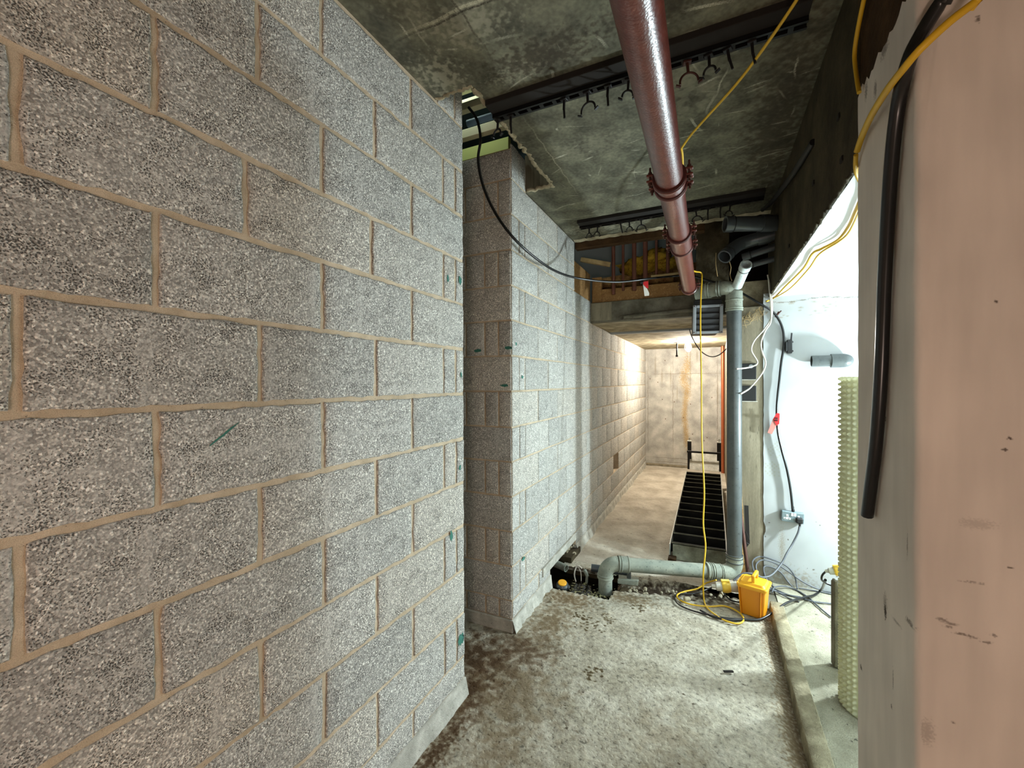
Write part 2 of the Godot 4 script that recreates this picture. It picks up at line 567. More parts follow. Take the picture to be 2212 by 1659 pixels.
func end_wall_texture() -> ImageTexture:
	# u = (x + 1.2) / 1.5, v = (0.65 - y) / 2.3
	var w := 500
	var h := 760
	var a := noise_bytes(61, 0.011, w, h, 4, FastNoiseLite.TYPE_SIMPLEX_SMOOTH, false)
	var s := noise_bytes(62, 0.16, w, h, 2, FastNoiseLite.TYPE_SIMPLEX_SMOOTH, false)
	var im := Image.create_empty(w, h, false, Image.FORMAT_RGB8)
	for y in h:
		for x in w:
			var v := 0.62 + (a[y * w + x] / 255.0 - 0.5) * 0.20 + (s[y * w + x] / 255.0 - 0.5) * 0.08
			im.set_pixel(x, y, Color(v * 1.08, v * 1.06, v * 1.01))
	for k in 7:
		blot(im, 255 + rng.randf_range(-18, 18), 120 + k * 75, rng.randf_range(14, 30), 80, Color(0.62, 0.46, 0.22), 0.5, k + 3, 1.2, 1.0)
	for k in 10:
		blot(im, rng.randf_range(20, 480), rng.randf_range(20, 300), rng.randf_range(3, 7), rng.randf_range(40, 120), Color(0.46, 0.41, 0.32), 0.4, k + 33, 1.3, 1.0)
	for x in [30, 180, 345, 430]:
		scratch(im, x, 0, 1.571, 740, 1.0, Color(0.36, 0.31, 0.24), 0.75)
	for y in [165, 690, 715]:
		scratch(im, 0, y, 0.0, 500, 1.0, Color(0.36, 0.31, 0.24), 0.7)
	for k in 14:
		blot(im, rng.randf_range(20, 480), rng.randf_range(60, 700), 3, 4, Color(0.3, 0.2, 0.12), 0.8, k + 77, 3.0, 0.6)
	return tex(im)

func pillar_texture() -> ImageTexture:
	# rolls on by height and along the face
	var n := 1000
	var a := noise_bytes(71, 0.006, n, n, 3)
	var im := Image.create_empty(n, n, false, Image.FORMAT_RGB8)
	var v1 := FastNoiseLite.new()
	v1.seed = 4
	v1.frequency = 0.03
	for y in n:
		for x in n:
			var v := 0.85 + (a[y * n + x] / 255.0 - 0.5) * 0.08 + v1.get_noise_2d(x * 1.2, y * 0.15) * 0.035
			im.set_pixel(x, y, Color(v, v * 0.95, v * 0.90))
	# 400 px to the metre; u = distance along the wrap from the far edge, v = (0.90 - y)
	for q in [[0.226, 1.503, 0.007, 0.022, 0.95], [0.226, 1.48, 0.012, 0.03, 0.3], [0.30, 1.492, 0.03, 0.004, 0.3], [0.375, 1.455, 0.025, 0.007, 0.5], [0.226, 0.999, 0.004, 0.010, 0.7], [0.029, 1.771, 0.010, 0.008, 0.7], [0.267, 1.725, 0.004, 0.008, 0.7], [0.276, 1.65, 0.003, 0.03, 0.4], [0.365, 1.28, 0.004, 0.03, 0.35], [0.072, 0.045, 0.015, 0.03, 0.4], [0.22, 0.03, 0.03, 0.02, 0.4], [0.15, 0.09, 0.012, 0.025, 0.4],
			[0.452, 1.421, 0.012, 0.004, 0.4], [0.468, 1.426, 0.012, 0.003, 0.4], [0.485, 1.444, 0.014, 0.003, 0.5], [0.462, 1.434, 0.008, 0.003, 0.4], [0.503, 1.447, 0.010, 0.003, 0.35], [0.523, 1.452, 0.008, 0.003, 0.5], [0.532, 1.434, 0.007, 0.003, 0.45], [0.500, 1.329, 0.022, 0.002, 0.35], [0.536, 0.733, 0.003, 0.003, 0.8], [0.556, 1.018, 0.004, 0.003, 0.9], [0.549, 1.042, 0.005, 0.003, 0.7], [0.558, 1.287, 0.006, 0.002, 0.7], [0.427, 1.676, 0.014, 0.03, 0.18], [0.508, 1.203, 0.03, 0.012, 0.12], [0.508, 0.133, 0.004, 0.008, 0.6], [0.47, 1.64, 0.003, 0.003, 0.6]]:
		blot(im, q[0] * 400, q[1] * 400, q[2] * 400, q[3] * 400, Color(0.22, 0.18, 0.15), q[4], int(q[0] * 900), 2.0, 0.9)
	return tex(im)

func osb_texture() -> ImageTexture:
	var n := 384
	var im := Image.create_empty(n, n, false, Image.FORMAT_RGB8)
	im.fill(Color(0.60, 0.45, 0.27))
	for k in 1500:
		var t := rng.randf()
		scratch(im, rng.randf_range(0, n), rng.randf_range(0, n), rng.randf_range(0, PI), rng.randf_range(10, 34), rng.randf_range(0.6, 3.0), Color(0.42, 0.29, 0.16).lerp(Color(0.86, 0.70, 0.46), t), 0.75)
	return tex(im)

func rust_red_texture() -> Array:
	var n := 512
	var a := noise_bytes(81, 0.02, n, n, 4)
	var s := noise_bytes(82, 0.12, n, n, 3)
	var im := Image.create_empty(n, n, false, Image.FORMAT_RGB8)
	var hg := PackedByteArray()
	hg.resize(n * n)
	for y in n:
		for x in n:
			var i := y * n + x
			var k := a[i] / 255.0
			var c := Color(0.34, 0.15, 0.12).lerp(Color(0.42, 0.20, 0.16), k)
			var dust := clampf((s[i] / 255.0 - 0.62) * 4.0, 0.0, 1.0) * clampf((k - 0.35) * 2.0, 0.0, 1.0)
			c = c.lerp(Color(0.62, 0.50, 0.42), dust * 0.5)
			im.set_pixel(x, y, c)
			hg[i] = c8(128 + (s[i] - 128) * 0.7)
	return [tex(im), tex(grey_image(hg, n, n))]

func make_materials() -> void:
	var bt := block_textures(1024)
	for k in 5:
		var tint: Color = [Color(1, 0.99, 0.97), Color(0.96, 0.955, 0.94), Color(1.0, 0.98, 0.95), Color(0.93, 0.925, 0.91), Color(0.99, 0.985, 0.97)][k]
		M["block%d" % k] = trimat(bt[0], bt[1], 0.64, tint * 1.18, 0.95, 0.55, Vector3(0.17, 0.31, 0.23) * k)
	var mo := cloudy_textures(512, 21, Color(0.72, 0.65, 0.55), Color(0.83, 0.76, 0.66), 0.20, 0.10)
	M.mortar = trimat(mo[0], mo[1], 0.30, Color.WHITE, 0.95, 0.25)
	var pl := cloudy_textures(512, 24, Color(0.62, 0.61, 0.57), Color(0.80, 0.79, 0.75), 0.18, 0.10)
	M.plinth = trimat(pl[0], pl[1], 0.5, Color.WHITE, 0.95, 0.4)
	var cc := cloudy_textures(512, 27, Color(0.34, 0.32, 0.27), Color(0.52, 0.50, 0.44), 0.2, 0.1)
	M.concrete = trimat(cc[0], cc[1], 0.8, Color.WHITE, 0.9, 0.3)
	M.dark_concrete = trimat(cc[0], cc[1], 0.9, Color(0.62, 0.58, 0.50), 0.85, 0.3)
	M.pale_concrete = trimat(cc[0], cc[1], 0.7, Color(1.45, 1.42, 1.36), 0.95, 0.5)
	M.brown_concrete = trimat(cc[0], cc[1], 0.7, Color(0.62, 0.48, 0.36), 0.9, 0.3)
	M.kerb = trimat(cc[0], cc[1], 0.5, Color(1.3, 1.27, 1.2), 0.95, 0.6)
	M.stub = trimat(pl[0], null, 0.9, Color(0.74, 0.70, 0.63), 0.9, 0.0)
	M.stub.uv1_scale = Vector3(2.6, 0.28, 2.6)
	var cf := cloudy_textures(512, 44, Color(0.66, 0.62, 0.56), Color(0.80, 0.77, 0.71), 0.2, 0.10)
	M.corridor_floor = trimat(cf[0], cf[1], 1.1, Color.WHITE, 0.95, 0.6)
	var rf := cloudy_textures(512, 47, Color(0.52, 0.50, 0.43), Color(0.68, 0.66, 0.58), 0.25, 0.16)
	M.room_floor = trimat(rf[0], rf[1], 0.9, Color.WHITE, 0.95, 0.5)
	M.ceiling = stdmat(Color.WHITE, 0.8)
	M.ceiling.albedo_texture = ceiling_texture()[0]
	M.ceiling.uv1_scale = Vector3(1.0 / 2.0, 1.0 / 4.25, 1)
	M.ceiling.uv1_offset = Vector3(1.5 / 2.0, 0.4 / 4.25, 0)
	M.ceiling.metallic_specular = 0.35
	M.floor = stdmat(Color.WHITE, 0.93)
	M.floor.albedo_texture = floor_texture()
	M.floor.metallic_specular = 0.3
	M.floor.heightmap_enabled = true
	M.floor.heightmap_texture = M.floor_relief
	M.floor.heightmap_scale = 0.6
	M.white_wall = stdmat(Color.WHITE, 0.85)
	M.white_wall.albedo_texture = white_wall_texture()
	M.white_plaster = stdmat(Color(0.90, 0.91, 0.91), 0.9)
	M.end_wall = stdmat(Color.WHITE, 0.9)
	M.end_wall.albedo_texture = end_wall_texture()
	M.pillar = stdmat(Color.WHITE, 0.9)
	M.pillar.albedo_texture = pillar_texture()
	M.osb = stdmat(Color.WHITE, 0.9)
	M.osb.albedo_texture = osb_texture()
	M.osb.uv1_triplanar = true
	M.osb.uv1_world_triplanar = true
	M.osb.uv1_scale = Vector3.ONE * 1.6
	var rr := rust_red_texture()
	M.red = trimat(rr[0], rr[1], 0.5, Color.WHITE, 0.33, 0.08)
	M.red.metallic_specular = 0.6
	M.red_dark = stdmat(Color(0.25, 0.08, 0.06), 0.5)
	M.bolt = stdmat(Color(0.33, 0.22, 0.19), 0.5, 0.6)
	var gp := cloudy_textures(512, 91, Color(0.50, 0.53, 0.53), Color(0.62, 0.64, 0.63), 0.10, 0.16)
	M.grey_pvc = trimat(gp[0], null, 0.6, Color(0.52, 0.53, 0.535), 0.36, 0.0)
	M.grey_pvc.metallic_specular = 0.5
	M.dusty_pvc = trimat(gp[0], gp[1], 0.4, Color(0.98, 0.97, 0.90), 0.7, 0.1)
	M.dark_pvc = stdmat(Color(0.25, 0.27, 0.28), 0.3)
	M.pale_pvc = trimat(gp[0], null, 0.3, Color(1.35, 1.36, 1.36), 0.5, 0.0)
	M.rubber = stdmat(Color(0.05, 0.05, 0.05), 0.6)
	M.black = stdmat(Color(0.07, 0.07, 0.075), 0.5)
	M.black_cable = stdmat(Color(0.10, 0.10, 0.105), 0.28)
	M.grey_cable = stdmat(Color(0.33, 0.34, 0.36), 0.5)
	M.yellow_cable = stdmat(Color(0.85, 0.68, 0.13), 0.5)
	M.white_cable = stdmat(Color(0.82, 0.79, 0.74), 0.5)
	M.rail = stdmat(Color(0.10, 0.10, 0.10), 0.45, 0.5)
	M.hook = stdmat(Color(0.12, 0.11, 0.11), 0.5, 0.4)
	M.hook_red = stdmat(Color(0.26, 0.13, 0.10), 0.5, 0.3)
	M.gap = stdmat(Color(0.10, 0.08, 0.06), 0.95)
	M.timber = trimat(cloudy_textures(256, 95, Color(0.62, 0.52, 0.36), Color(0.78, 0.68, 0.50), 0.15, 0.15)[0], null, 0.4, Color.WHITE, 0.85, 0.0)
	M.pale_timber = stdmat(Color(0.86, 0.85, 0.72), 0.8)
	M.olive = stdmat(Color(0.55, 0.58, 0.34), 0.85)
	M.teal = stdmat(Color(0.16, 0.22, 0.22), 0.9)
	M.blue_foil = stdmat(Color(0.45, 0.58, 0.70), 0.6)
	M.blue_grey = stdmat(Color(0.62, 0.645, 0.65), 0.9)
	M.wool = trimat(cloudy_textures(256, 97, Color(0.62, 0.48, 0.14), Color(0.86, 0.70, 0.26), 0.4, 0.25)[0], null, 0.25, Color.WHITE, 1.0, 0.0)
	M.brown_wool = trimat(cloudy_textures(256, 98, Color(0.52, 0.38, 0.23), Color(0.86, 0.70, 0.46), 0.5, 0.2)[0], null, 0.25, Color.WHITE, 1.0, 0.0)
	M.red_rod = stdmat(Color(0.46, 0.28, 0.22), 0.6)
	M.copper = stdmat(Color(0.72, 0.40, 0.26), 0.4, 0.6)
	M.vent = stdmat(Color(0.55, 0.56, 0.57), 0.5)
	M.vent_dark = stdmat(Color(0.16, 0.16, 0.17), 0.5)
	var sm := cloudy_textures(256, 99, Color(0.11, 0.11, 0.108), Color(0.16, 0.16, 0.155), 0.15, 0.1)
	M.stair = trimat(sm[0], null, 0.5, Color.WHITE, 0.75, 0.0)
	M.stair_dusty = trimat(cc[0], null, 0.5, Color(1.05, 1.08, 1.06), 0.8, 0.0)
	M.steel_edge = stdmat(Color(0.72, 0.72, 0.69), 0.5, 0.3)
	M.yellow_box = stdmat(Color(0.86, 0.55, 0.06), 0.45)
	M.yellow_lid = stdmat(Color(0.92, 0.66, 0.14), 0.5)
	M.plug_white = stdmat(Color(0.80, 0.80, 0.76), 0.5)
	M.plug_yellow = stdmat(Color(0.93, 0.78, 0.28), 0.5)
	M.socket = stdmat(Color(0.50, 0.56, 0.58), 0.4, 0.4)
	M.socket_white = stdmat(Color(0.88, 0.90, 0.90), 0.4)
	M.tape_red = stdmat(Color(0.78, 0.10, 0.12), 0.6)
	M.tape_faded = stdmat(Color(0.74, 0.48, 0.44), 0.6)
	M.tape_white = stdmat(Color(0.86, 0.84, 0.80), 0.6)
	M.membrane = stdmat(Color(0.91, 0.90, 0.79), 0.55)
	M.membrane.subsurf_scatter_enabled = false
	M.membrane.backlight_enabled = true
	M.membrane.backlight = Color(0.96, 0.95, 0.80)
	M.green_paint = stdmat(Color(0.24, 0.47, 0.42), 0.9)
	M.water = stdmat(Color(0.035, 0.03, 0.02), 0.04)
	M.water.metallic_specular = 0.5
	M.scum = stdmat(Color(0.62, 0.60, 0.44), 0.9)
	M.stone = trimat(pl[0], null, 0.2, Color(0.9, 0.86, 0.78), 0.95, 0.0)
	M.lamp_cool = stdmat(Color(1, 1, 1), 0.5)
	M.lamp_cool.emission_enabled = true
	M.lamp_cool.emission = Color(0.86, 0.96, 1.0)
	M.lamp_cool.emission_energy_multiplier = 4.0
	M.lamp_warm = stdmat(Color(1, 1, 1), 0.5)
	M.lamp_warm.emission_enabled = true
	M.lamp_warm.emission = Color(1.0, 0.86, 0.66)
	M.lamp_warm.emission_energy_multiplier = 5.0

# ---------------------------------------------------------------- the setting
func structure(called: String, label: String, category: String) -> Node3D:
	return thing(called, label, category, Vector3.ZERO, "", "structure")

func build_shell() -> void:
	var c := structure("ceiling", "dark stained concrete ceiling slab with shutter lines and a square hole", "ceiling")
	var st := mb()
	ebox(st, -0.95, 0.46, CEIL, CEIL + 0.25, -2.3, 3.78)
	ebox(st, -1.16, -0.95, CEIL, CEIL + 0.25, -2.3, 1.615)
	ebox(st, -1.16, -0.95, CEIL, CEIL + 0.25, 2.66, 3.78)
	obj("slab", st, M.ceiling, c)
	st = mb()
	ebox(st, 0.46, 1.9, CEIL, CEIL + 0.25, -2.3, 1.3)
	obj("slab_over_entry", st, M.concrete, c)
	# the broken lip of the hole
	st = mb()
	var lip := []
	for i in 62:
		var d := lerpf(1.63, 2.66, i / 61.0)
		lip.append(P(-0.952 + rng.randf_range(-0.012, 0.008), CEIL + 0.006 + rng.randf_range(-0.008, 0.008), d))
	for i in 16:
		lip.append(P(lerpf(-0.955, -1.14, i / 15.0), CEIL + 0.006 + rng.randf_range(-0.005, 0.005), 2.662 + rng.randf_range(-0.008, 0.008)))
	tube(st, PackedVector3Array(lip), 0.013, 7)
	lip = []
	for i in 16:
		lip.append(P(lerpf(-1.15, -0.955, i / 15.0), CEIL + 0.004 + rng.randf_range(-0.005, 0.005), 1.612 + rng.randf_range(-0.008, 0.006)))
	tube(st, PackedVector3Array(lip), 0.010, 7)
	obj("broken_edge", st, M.pale_concrete, c)
	# step behind the slab edge
	st = mb()
	ebox(st, -1.15, -0.05, 1.235, 1.5, 3.79, 3.86, 0.006)
	obj("edge_board", st, M.brown_concrete, c)
	st = mb()
	sheet(st, 60, 2, func(u, v): return P(-1.15 + u * 1.6, CEIL - 0.012 * v - 0.006 * absf(sin(u * 47.0)), 3.74 + 0.045 * v), Vector3.DOWN)
	put("edge_arris", done(st), M.pale_concrete, c)
	# behind the camera
	var w := structure("wall_back", "concrete wall closing the corridor behind the viewpoint", "wall")
	st = mb()
	ebox(st, -1.4, 2.0, -1.62, 1.6, -2.4, -2.3)
	obj("face", st, M.concrete, w)
	w = structure("wall_right_entry", "plain plastered wall to the right of the viewpoint", "wall")
	st = mb()
	ebox(st, 1.7, 1.85, -1.62, 1.6, -2.4, 1.25)
	obj("face", st, M.white_plaster, w)
	var t := thing("work_lamp", "round site lamp on a pole standing behind the viewpoint", "lamp", P(0.45, -1.59, -1.35))
	st = mb()
	rod(st, P(0.45, -1.59, -1.35), P(0.45, -0.71, -1.35), 0.012)
	rod(st, P(0.45, -1.59, -1.35), P(0.45, -1.57, -1.35), 0.16)
	obj("stand", st, M.black, t)
	st = mb()
	lathe(st, [Vector2(0, -0.11), Vector2(0.07, -0.08), Vector2(0.11, 0.0), Vector2(0.07, 0.08), Vector2(0, 0.11)], Transform3D(Basis(), P(0.45, -0.60, -1.35)))
	obj("bulb", st, M.lamp_warm, t)

# one concrete block: a rough face with worn edges, drawn back to the joint at its sides
func block_mesh(w: float, h: float, variant: int, fine: bool) -> Mesh:
	var key := "%d_%d_%d_%s" % [roundi(w * 500), roundi(h * 500), variant, fine]
	if mesh_cache.has(key):
		return mesh_cache[key]
	var nx := maxi(2, int(w / (0.026 if fine else 0.15)))
	var ny := maxi(1, int(h / (0.026 if fine else 0.15)))
	var n := FastNoiseLite.new()
	n.seed = variant * 17 + nx
	n.frequency = 22.0
	n.fractal_octaves = 3
	var e := 0.007 if fine else 0.0035
	var f := func(u: float, v: float) -> Vector3:
		# outside the even grid lie two rings: the worn arris, and the side that falls back to the joint
		var i := roundi(u * (nx + 4)) - 2
		var j := roundi(v * (ny + 4)) - 2
		var uu := clampf(i / float(nx), 0, 1)
		var vv := clampf(j / float(ny), 0, 1)
		var x := (uu - 0.5) * (w - 0.010)
		var y := (vv - 0.5) * (h - 0.010)
		var z := n.get_noise_2d(x * 1.5, y * 1.5) * 0.0016
		var out := maxi(maxi(-i, i - nx), maxi(-j, j - ny))
		if out > 0:
			if i < 0 or i > nx:
				x = signf(x) * w * 0.5 + n.get_noise_2d(y * 2.0 + 5.0, signf(x) * 3.0) * e
			if j < 0 or j > ny:
				y = signf(y) * h * 0.5 + n.get_noise_2d(x * 2.0, signf(y) * 7.0 + 2.0) * e
			z -= 0.0016
		if out > 1:
			z = -0.012
		return Vector3(x, y, z)
	var st := mb()
	sheet(st, nx + 4, ny + 4, f, Vector3.BACK)
	mesh_cache[key] = done(st)
	return mesh_cache[key]

# lay the blocks of one course; facing 0: along d on a wall facing +x, 1: along x on a wall facing the lens
func course(parent: Node3D, y0: float, y1: float, edges: Array, facing: int, plane: float, fine: bool, skip := -1) -> void:
	for i in edges.size() - 1:
		if i == skip:
			continue
		var a: float = edges[i]
		var b: float = edges[i + 1]
		var w := absf(b - a) - (0.0165 if fine else 0.012)
		var h := y1 - y0 - (0.0165 if fine else 0.012)
		var mid := (a + b) / 2
		var m := block_mesh(w, h, rng.randi() % (4 if fine else 2), fine)
		var at: Vector3
		var bs: Basis
		var outward := rng.randf_range(-0.0015, 0.0015)
		if facing == 0:
			at = P(plane + outward, (y0 + y1) / 2, mid)
			bs = Basis(Vector3(0, 0, -1), Vector3.UP, Vector3.RIGHT)
		else:
			at = P(mid, (y0 + y1) / 2, plane - outward)
			bs = Basis()
		bs = bs * Basis(Vector3.BACK, rng.randf_range(-0.004, 0.004))
		put("block", m, M["block%d" % (rng.randi() % 5)], parent, Transform3D(bs, at))

func series(first: Array, from: float, step: float, to: float) -> Array:
	var out := first.duplicate()
	var d := from
	while d < to - step * 0.35:
		out.append(d)
		d += step
	out.append(to)
	return out

func blob_patch(parent: Node3D, at: Vector3, bs: Basis, rx: float, ry: float, turn := 0.0) -> void:
	var st := mb()
	var pts := []
	for k in 18:
		var a := TAU * k / 18.0
		var r := rng.randf_range(0.6, 1.1)
		var q := Vector2(cos(a) * rx * r, sin(a) * ry * r).rotated(turn)
		pts.append(at + bs.x * q.x + bs.y * q.y + bs.z * 0.0022)
	poly(st, pts, bs.z)
	obj("paint_mark", st, M.green_paint, parent)

func build_block_walls() -> void:
	var w := structure("wall_left", "long grey concrete block wall with brown mortar in the foreground", "wall")
	var st := mb()
	ebox(st, -1.36, XL - 0.0055, -1.53, CEIL, -2.3, 1.62)
	ebox(st, -1.36, XL - 0.0055, -1.53, 1.55, 1.62, 1.843)
	obj("mortar", st, M.mortar, w)
	for i in 14:
		var edges := []
		if i % 2 == 0:
			edges = [-1.062, -0.607, -0.147, 0.308, 0.766, 1.218, 1.665, 1.770, 1.848]
			if i == 4:
				edges[4] = 0.729
				edges[5] = 1.198
		else:
			edges = [-0.835, -0.39, 0.067, 0.522, 0.979, 1.432, 1.848]
		if i == 0:
			edges = [1.62, 1.770, 1.848]
		course(w, BED[i + 1], BED[i], edges, 0, XL, true)
	var face := Basis(Vector3(0, 0, -1), Vector3.UP, Vector3.RIGHT)
	for q in [[0.515, 1.81, 0.022, 0.035], [0.04, 1.815, 0.02, 0.014], [-0.75, 1.72, 0.03, 0.03], [-1.30, 1.803, 0.032, 0.062], [-0.43, 1.80, 0.015, 0.02], [0.50, 1.70, 0.02, 0.02]]:
		blob_patch(w, P(XL, q[0], q[1]), face, q[3] * 0.5, q[2])
	blob_patch(w, P(XL, -0.13, 0.67), face, 0.05, 0.0035, 0.62)
	var b := structure("baseboard_left", "pale concrete plinth strip under the long block wall", "plinth")
	st = mb()
	sheet(st, 80, 3, func(u, v): return P(XL + 0.004 + 0.022 * (1.0 - v) + 0.004 * sin(u * 61.0) * (1.0 - v), -1.60 + v * 0.083, -2.3 + u * 4.146), Vector3.RIGHT)
	sheet(st, 80, 1, func(u, v): return P(XL - 0.02 + 0.024 * v, -1.517, -2.3 + u * 4.146), Vector3.UP)
	put("plinth", done(st), M.plinth, b)
	st = mb()
	ebox(st, -1.36, XL + 0.002, -1.62, -1.518, -2.3, 1.845)
	obj("footing", st, M.plinth, b)

	w = structure("wall_left_far", "lighter block wall running down the corridor to the end wall", "wall")
	st = mb()
	var k := XL - 0.0055
	ebox(st, -1.33, k, -1.40, 0.62, 2.423, 5.48)
	ebox(st, -1.33, k, -1.40, 0.62, 5.80, 8.43)
	ebox(st, -1.33, k, -1.40, -1.18, 5.48, 5.80)
	ebox(st, -1.33, k, -0.957, 0.62, 5.48, 5.80)
	ebox(st, -1.33, k, 0.62, 0.847, 2.423, 4.352)
	ebox(st, -1.33, k, 0.847, 1.30, 2.423, 3.78)
	ebox(st, -1.33, k, 1.30, 1.49, 2.423, 2.66)
	ebox(st, -1.33, k, -1.53, -1.40, 2.423, 3.12)
	ebox(st, -1.33, k, -1.53, -1.40, 3.80, 8.43)
	obj("mortar", st, M.mortar, w)
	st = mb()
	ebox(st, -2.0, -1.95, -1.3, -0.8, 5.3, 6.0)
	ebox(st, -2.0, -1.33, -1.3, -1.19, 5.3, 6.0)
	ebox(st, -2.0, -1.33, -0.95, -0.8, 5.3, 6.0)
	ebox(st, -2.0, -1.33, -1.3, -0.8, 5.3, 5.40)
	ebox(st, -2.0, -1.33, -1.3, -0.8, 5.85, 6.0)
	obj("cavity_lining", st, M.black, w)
	for i in 14:
		var to := 8.425
		if i < 3:
			to = 3.775
		elif i < 4:
			to = 4.35
		var edges: Array = series([2.419, 2.537, 2.632, 3.083], 3.521, 0.4495, to) if i % 2 == 0 else series([2.419, 2.87, 3.301], 3.739, 0.4495, to)
		var skip := -1
		if i == 0:
			edges = [2.419, 2.537, 2.655]
		if i == 11:
			edges = series([2.419, 2.87, 3.301, 3.739, 4.19, 4.64, 5.09, 5.475, 5.80], 6.20, 0.4495, to)
			skip = 7
		if i == 13:
			course(w, BED[14], BED[13], [2.419, 2.87, 3.115], 0, XL, true)
			edges = series([3.80], 4.19, 0.4495, to)
		course(w, BED[i + 1], BED[i], edges, 0, XL, false, skip)
	for q in [[0.035, 2.58, 0.012, 0.02], [-1.19, 2.585, 0.014, 0.03], [0.25, 2.48, 0.012, 0.014]]:
		blob_patch(w, P(XL, q[0], q[1]), face, q[3], q[2])
	b = structure("baseboard_left_far", "pale rough plinth along the foot of the corridor block wall", "plinth")
	st = mb()
	for r in [[2.41, 3.12, 24], [3.80, 8.43, 70]]:
		var d0: float = r[0]
		var d1: float = r[1]
		sheet(st, r[2], 3, func(u, v): return P(XL + 0.004 + 0.03 * (1.0 - v) * (0.75 + 0.3 * sin(u * 23.0) + 0.25 * sin(u * 61.0 + 1.0)), -1.61 + v * 0.09, lerpf(d0, d1, u)), Vector3.RIGHT)
		sheet(st, r[2], 1, func(u, v): return P(XL - 0.02 + 0.024 * v, -1.52, lerpf(d0, d1, u)), Vector3.UP)
	put("plinth", done(st), M.plinth, b)
	st = mb()
	ebox(st, -1.33, XL + 0.003, -1.62, -1.522, 2.41, 3.12)
	ebox(st, -1.33, XL + 0.003, -1.62, -1.522, 3.80, 8.43)
	obj("footing", st, M.plinth, b)
	var l := thing("lintel", "pale flat strip lintel bridging the gap over the sump", "lintel", P(-1.15, -1.457, 3.33))
	st = mb()
	ebox(st, -1.30, XL + 0.014, -1.460, -1.397, 2.93, 3.765, 0.003)
	obj("strip", st, M.plinth, l)

	w = structure("wall_return", "dark block wall end facing the viewpoint beside the alcove", "wall")
	st = mb()
	ebox(st, -2.3, XL - 0.0055, -1.53, 1.49, 2.4225, 2.60)
	obj("mortar", st, M.mortar, w)
	for i in range(0, 14):
		var edges := [-2.05, -1.60, XL - 0.002] if i % 2 == 0 else [-1.90, -1.492, -1.347, -1.247, XL - 0.002]
		course(w, BED[i + 1], minf(BED[i], 1.49), edges, 1, 2.417, false)
	for q in [[-1.175, 0.22, 0.03, 0.012], [-1.20, -0.02, 0.035, 0.01], [-1.40, 0.21, 0.03, 0.012]]:
		blob_patch(w, P(q[0], q[1], 2.416), Basis(), q[2], q[3])
	b = structure("baseboard_return", "stained concrete plinth under the dark wall end", "plinth")
	st = mb()
	ebox(st, -2.3, XL + 0.004, -1.62, -1.52, 2.408, 2.60, 0.006)
	obj("plinth", st, M.plinth, b)
	w = structure("wall_alcove", "dark back wall of the narrow alcove between the block walls", "wall")
	st = mb()
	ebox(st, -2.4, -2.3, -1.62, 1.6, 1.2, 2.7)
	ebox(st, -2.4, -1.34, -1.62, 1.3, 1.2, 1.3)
	obj("face", st, M.dark_concrete, w)

